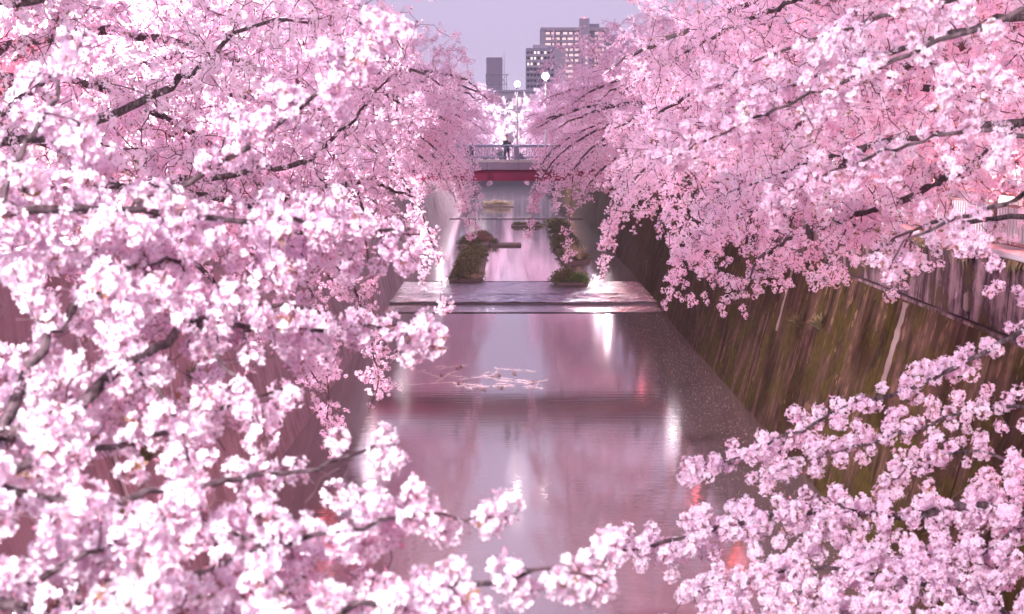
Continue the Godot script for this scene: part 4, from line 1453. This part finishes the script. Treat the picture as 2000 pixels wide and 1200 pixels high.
func _people() -> void:
	var skin := Color(0.55, 0.36, 0.32)
	var navy := Color(0.035, 0.03, 0.06)
	var dark := Color(0.03, 0.025, 0.04)
	var hair := Color(0.05, 0.025, 0.025)
	var pale := Color(0.62, 0.55, 0.58)
	var shoe := Color(0.02, 0.02, 0.02)
	# man behind the rail, one forearm bent up before the chest
	var man := thing("person", "person in dark clothes behind the railing, facing the camera, hand raised to the chest", "person", Vector3(-0.15, 8.58, -83.85))
	var b := [
		[Vector3(-0.10, 0.86, 0), Vector3(0.10, 0.86, 0), 0.135, 0.135, dark], [Vector3(0, 0.92, 0), Vector3(0, 1.22, 0), 0.145, 0.165, navy],
		[Vector3(-0.14, 1.38, 0), Vector3(0.14, 1.38, 0), 0.085, 0.085, navy], [Vector3(-0.06, 1.27, 0.02), Vector3(0.06, 1.27, 0.02), 0.145, 0.145, navy],
		[Vector3(0, 1.40, 0), Vector3(0, 1.53, 0.01), 0.062, 0.056, skin],
		[Vector3(0, 1.60, 0.02), Vector3(0, 1.68, 0.0), 0.078, 0.088, skin], [Vector3(0, 1.535, 0.05), Vector3(0, 1.55, 0.055), 0.04, 0.04, skin], [Vector3(0, 1.60, 0.10), Vector3(0, 1.625, 0.095), 0.015, 0.013, skin],
		[Vector3(0, 1.69, -0.02), Vector3(0, 1.71, -0.015), 0.096, 0.092, hair],
		[Vector3(-0.205, 1.37, 0), Vector3(-0.27, 1.10, 0.05), 0.062, 0.05, navy], [Vector3(-0.27, 1.10, 0.05), Vector3(-0.16, 1.13, 0.30), 0.048, 0.038, navy],
		[Vector3(0.205, 1.37, 0), Vector3(0.29, 1.10, 0.06), 0.062, 0.05, navy], [Vector3(0.29, 1.10, 0.06), Vector3(0.20, 1.30, 0.20), 0.048, 0.036, navy],
		[Vector3(0.20, 1.30, 0.20), Vector3(0.175, 1.37, 0.21), 0.034, 0.036, skin], [Vector3(-0.16, 1.13, 0.30), Vector3(-0.10, 1.14, 0.34), 0.033, 0.034, skin],
		[Vector3(-0.10, 0.85, 0), Vector3(-0.12, 0.48, 0.02), 0.095, 0.065, dark], [Vector3(-0.12, 0.48, 0.02), Vector3(-0.12, 0.09, -0.01), 0.062, 0.045, dark],
		[Vector3(0.10, 0.85, 0), Vector3(0.13, 0.48, 0.02), 0.095, 0.065, dark], [Vector3(0.13, 0.48, 0.02), Vector3(0.13, 0.09, -0.01), 0.062, 0.045, dark],
		[Vector3(-0.12, 0.045, -0.03), Vector3(-0.14, 0.04, 0.15), 0.045, 0.038, shoe], [Vector3(0.13, 0.045, -0.03), Vector3(0.16, 0.04, 0.15), 0.045, 0.038, shoe],
	]
	fingers(b, Vector3(0.175, 1.37, 0.21), Vector3(-0.5, 0.85, 0.1), Vector3(0.8, 0.5, 0), skin)
	fingers(b, Vector3(-0.10, 1.14, 0.34), Vector3(0.9, -0.2, 0.3), Vector3(0, 0.2, 1), skin)
	part("body", body(b, 0.02), M.person, man)
	# second person, leaning on the rail and looking down to the left
	var w := thing("person", "person in pale top and dark vest leaning on the railing at its left end", "person", Vector3(-2.52, 8.58, -83.75), -0.5)
	b = [
		[Vector3(-0.09, 0.84, -0.12), Vector3(0.09, 0.84, -0.12), 0.13, 0.13, dark], [Vector3(0, 0.90, -0.11), Vector3(0, 1.15, 0.02), 0.125, 0.135, navy],
		[Vector3(-0.11, 1.30, 0.08), Vector3(0.11, 1.30, 0.08), 0.08, 0.08, pale], [Vector3(-0.05, 1.20, 0.06), Vector3(0.05, 1.20, 0.06), 0.125, 0.125, pale],
		[Vector3(0, 1.33, 0.09), Vector3(0, 1.44, 0.15), 0.052, 0.048, skin],
		[Vector3(0, 1.50, 0.19), Vector3(0, 1.575, 0.16), 0.072, 0.082, skin], [Vector3(0, 1.44, 0.23), Vector3(0, 1.45, 0.235), 0.036, 0.036, skin], [Vector3(0, 1.50, 0.265), Vector3(0, 1.52, 0.26), 0.013, 0.012, skin],
		[Vector3(0, 1.59, 0.14), Vector3(0, 1.53, 0.09), 0.095, 0.085, hair], [Vector3(0, 1.52, 0.07), Vector3(0.02, 1.28, 0.0), 0.075, 0.045, hair],
		[Vector3(-0.17, 1.30, 0.08), Vector3(-0.24, 1.06, 0.14), 0.055, 0.044, pale], [Vector3(-0.24, 1.06, 0.14), Vector3(-0.10, 1.12, 0.36), 0.042, 0.034, navy],
		[Vector3(0.17, 1.30, 0.08), Vector3(0.24, 1.06, 0.14), 0.055, 0.044, navy], [Vector3(0.24, 1.06, 0.14), Vector3(0.10, 1.12, 0.37), 0.042, 0.034, navy],
		[Vector3(-0.10, 1.12, 0.36), Vector3(-0.06, 1.14, 0.41), 0.03, 0.032, skin], [Vector3(0.10, 1.12, 0.37), Vector3(0.06, 1.14, 0.42), 0.03, 0.032, skin],
		[Vector3(-0.09, 0.83, -0.12), Vector3(-0.10, 0.46, -0.05), 0.092, 0.062, dark], [Vector3(-0.10, 0.46, -0.05), Vector3(-0.10, 0.08, -0.12), 0.058, 0.042, dark],
		[Vector3(0.09, 0.83, -0.12), Vector3(0.11, 0.47, 0.0), 0.092, 0.062, dark], [Vector3(0.11, 0.47, 0.0), Vector3(0.12, 0.08, -0.02), 0.058, 0.042, dark],
		[Vector3(-0.10, 0.042, -0.14), Vector3(-0.11, 0.038, 0.03), 0.042, 0.036, shoe], [Vector3(0.12, 0.042, -0.04), Vector3(0.13, 0.038, 0.13), 0.042, 0.036, shoe],
	]
	fingers(b, Vector3(-0.06, 1.14, 0.41), Vector3(0.6, -0.5, 0.5), Vector3(0.3, 0.5, 0.5), skin)
	fingers(b, Vector3(0.06, 1.14, 0.42), Vector3(-0.6, -0.5, 0.5), Vector3(-0.3, 0.5, 0.5), skin)
	part("body", body(b, 0.02), M.person, w)

func fingers(b: Array, palm: Vector3, d: Vector3, thumb: Vector3, c: Color) -> void:
	d = d.normalized()
	var s := d.cross(thumb).cross(d).normalized()
	for k in 4:
		var o := palm + s * (k - 1.5) * 0.019 + d * 0.025
		var l := 0.07 - absf(k - 1.4) * 0.009
		var m := o + d * l * 0.6
		b.append([o, m, 0.0095, 0.009, c])
		b.append([m, m + (d + d.cross(s) * 0.6).normalized() * l * 0.45, 0.009, 0.0075, c])
	b.append([palm + s * 0.03, palm + s * 0.055 + d * 0.035, 0.011, 0.009, c])


# ------------------------------------------------------------------ small things
func _small_things() -> void:
	# floating frame of sticks with caught petals
	var f := thing("floating_debris", "floating tangle of pale sticks and petals in the middle of the near pool", "debris", Vector3(-1.2, 0.01, -54))
	var sticks := []
	for k in 26:
		var c := Vector2(rng.randf_range(-3.4, 3.4), rng.randf_range(-2.2, 2.2))
		c.y += c.x * -0.25
		var d := Vector2.from_angle(rng.randfn() * 0.35 + (1.35 if k % 4 == 0 else 0.0)) * rng.randf_range(0.4, 1.5)
		sticks.append([c.x - d.x, c.y - d.y, c.x + d.x, c.y + d.y])
	for q in sticks:
		var a := Vector3(q[0] * 0.7, 0.0, -q[1] * 1.15)
		var b := Vector3(q[2] * 0.7, 0.0, -q[3] * 1.15)
		var n := maxi(2, int(a.distance_to(b) / 0.55))
		for i in n:
			if rng.randf() < 0.22:
				continue
			var st := stt()
			var pts := []
			for j in 4:
				pts.append(a.lerp(b, (i + j * 0.3) / n) + Vector3(rng.randf_range(-0.05, 0.05), rng.randf_range(-0.01, 0.02), rng.randf_range(-0.10, 0.10)))
			tube(st, pts, [0.004, 0.010, 0.008, 0.004], 5)
			for j in 46:   # petals caught along it
				var c: Vector3 = pts[j % 3].lerp(pts[j % 3 + 1], rng.randf()) + Vector3(rng.randfn() * 0.09, 0.012, rng.randfn() * 0.16)
				var d := Vector3(rng.randfn(), rng.randfn() * 0.3, rng.randfn()).normalized() * 0.017
				var e := Vector3(-d.z, d.y, d.x) * 0.7
				quad(st, c - d, c + e, c + d, c - e)
			part("stick", done(st), M.petal_mat, f).set_meta("kind", "stuff")
	var st := stt()
	for q in [[-1.4, 2.3], [-1.6, 1.9], [-2.5, 0.3], [2.0, 0.7], [3.2, -0.9], [1.2, -2.0], [0.7, -0.1], [-1.3, -1.2], [1.1, 0.4], [0.2, -2.3]]:
		tuft(st, Vector3(q[0] * 0.7, 0.0, -q[1] * 1.15), 0.09, 14, 0.2, 0.02)
	part("weed_tufts", done(st), M.debris, f).set_meta("kind", "stuff")
	# loose petals drifting on the water and gathered along its right side
	var pt := stt()
	for k in 2600:
		var u := rng.randf()
		var z := lerpf(-24.0, -74.0, pow(u, 0.8))
		var x := 8.7 - absf(rng.randfn()) * 1.5 if k % 5 else rng.randf_range(-6.5, 8.0)
		if absf(x) > 8.7 or x < -7.0:
			continue
		var s := rng.randf_range(0.009, 0.018)
		var a := rng.randf() * TAU
		var d := Vector3(cos(a), 0, sin(a)) * s
		var e := Vector3(-d.z, 0, d.x) * 0.7
		var c := Vector3(x, 0.006, z)
		quad(pt, c - d, c + e + Vector3.UP * 0.006, c + d, c - e + Vector3.UP * 0.004)
	var p := part("fallen_petals", done(pt), M.petal_mat, null)
	p.set_meta("kind", "stuff")
	p.set_meta("label", "fallen petals scattered over the dark water beside the right wall")
	p.set_meta("category", "petals")
	# weeds rooted in the walls
	var weeds := [[10.0, 4.2, -40.5, 1], [9.9, 3.9, -43.0, 1], [-7.9, 2.6, -24.5, -1], [-8.1, 3.2, -27.5, -1], [-7.75, 2.0, -21.0, -1], [-8.3, 3.9, -33.0, -1]]
	var labs := ["olive weed tuft rooted in the right canal wall, nearer of two", "olive weed tuft rooted in the right canal wall, farther of two", "grass tuft on the left canal wall beside the drain pipes", "small dry tuft high on the left canal wall", "lowest grass tuft on the left canal wall", "farthest small tuft on the left canal wall"]
	for i in weeds.size():
		var q: Array = weeds[i]
		st = stt()
		tuft(st, Vector3.ZERO, 0.45, 70, 0.35, 0.02)
		var o := part("wall_weed", done(st), M.shrub, null, Vector3(q[0], q[1], q[2]), Vector3(0, 0, 0.6 * q[3]))
		tag(o, labs[i], "weed")
	# festival stall with a lit board and posters on the right street
	var s := thing("festival_stall", "white-lit festival stall with blue and yellow posters behind the right fence", "stall", Vector3(14.6, STREET_R, -34))
	for q in [[-1.5, -1.2], [1.5, -1.2], [-1.5, 1.2], [1.5, 1.2]]:
		part("pole", boxm(Vector3(0.05, 2.5, 0.05)), M.pole, s, Vector3(q[0], 1.25, q[1]))
	part("counter", boxm(Vector3(3.0, 0.9, 0.7), 0.02, Vector3(0, 0.45, 0.85)), M.curb_white, s)
	part("lit_sign_board", boxm(Vector3(2.9, 1.7, 0.06), 0.01, Vector3(0, 1.55, -1.1)), M.sign_lit, s)
	for q in [[-0.9, 1.9, "blue"], [-0.9, 1.2, "blue"], [0.1, 1.45, "yellow"]]:
		part("poster", boxm(Vector3(0.34, 0.42, 0.012)), M[q[2]], s, Vector3(q[0], q[1], -1.06))
	st = stt()
	quad(st, Vector3(-1.7, 2.75, -1.4), Vector3(-1.7, 2.35, 1.5), Vector3(1.7, 2.35, 1.5), Vector3(1.7, 2.75, -1.4))
	quad(st, Vector3(-1.7, 2.35, 1.5), Vector3(-1.7, 2.1, 1.52), Vector3(1.7, 2.1, 1.52), Vector3(1.7, 2.35, 1.5))
	quad(st, Vector3(-1.7, 2.72, -1.4), Vector3(1.7, 2.72, -1.4), Vector3(1.7, 2.32, 1.5), Vector3(-1.7, 2.32, 1.5))
	part("awning", done(st), M.orange_cloth, s)
	# orange festival banners
	var bl := ["orange cloth banner on a pole, nearest the stall on the right bank", "orange cloth banner on a pole, middle of the three on the right bank", "orange cloth banner on a pole, farthest of the three on the right bank"]
	for i in 3:
		var t := thing("festival_banner", bl[i], "banner", Vector3(12.4, STREET_R, [-37.5, -44.0, -57.0][i]), 0.3 * i, "orange banners on the right bank")
		st = stt()
		tube(st, [Vector3(0, 0, 0), Vector3(0, 3.2, 0)], [0.022], 6)
		tube(st, [Vector3(0, 3.1, 0), Vector3(0.62, 3.1, 0)], [0.014], 6)
		part("pole", done(st), M.pole, t)
		st = stt()
		for k in 8:
			for j in 3:
				var g := func(a: int, c: int) -> Vector3:
					return Vector3(0.04 + 0.19 * a, 3.05 - 0.28 * c, 0.03 * sin(a * 1.7 + c * 0.8))
				quad(st, g.call(j, k), g.call(j, k + 1), g.call(j + 1, k + 1), g.call(j + 1, k))
		part("cloth", done(st), M.orange_cloth, t)
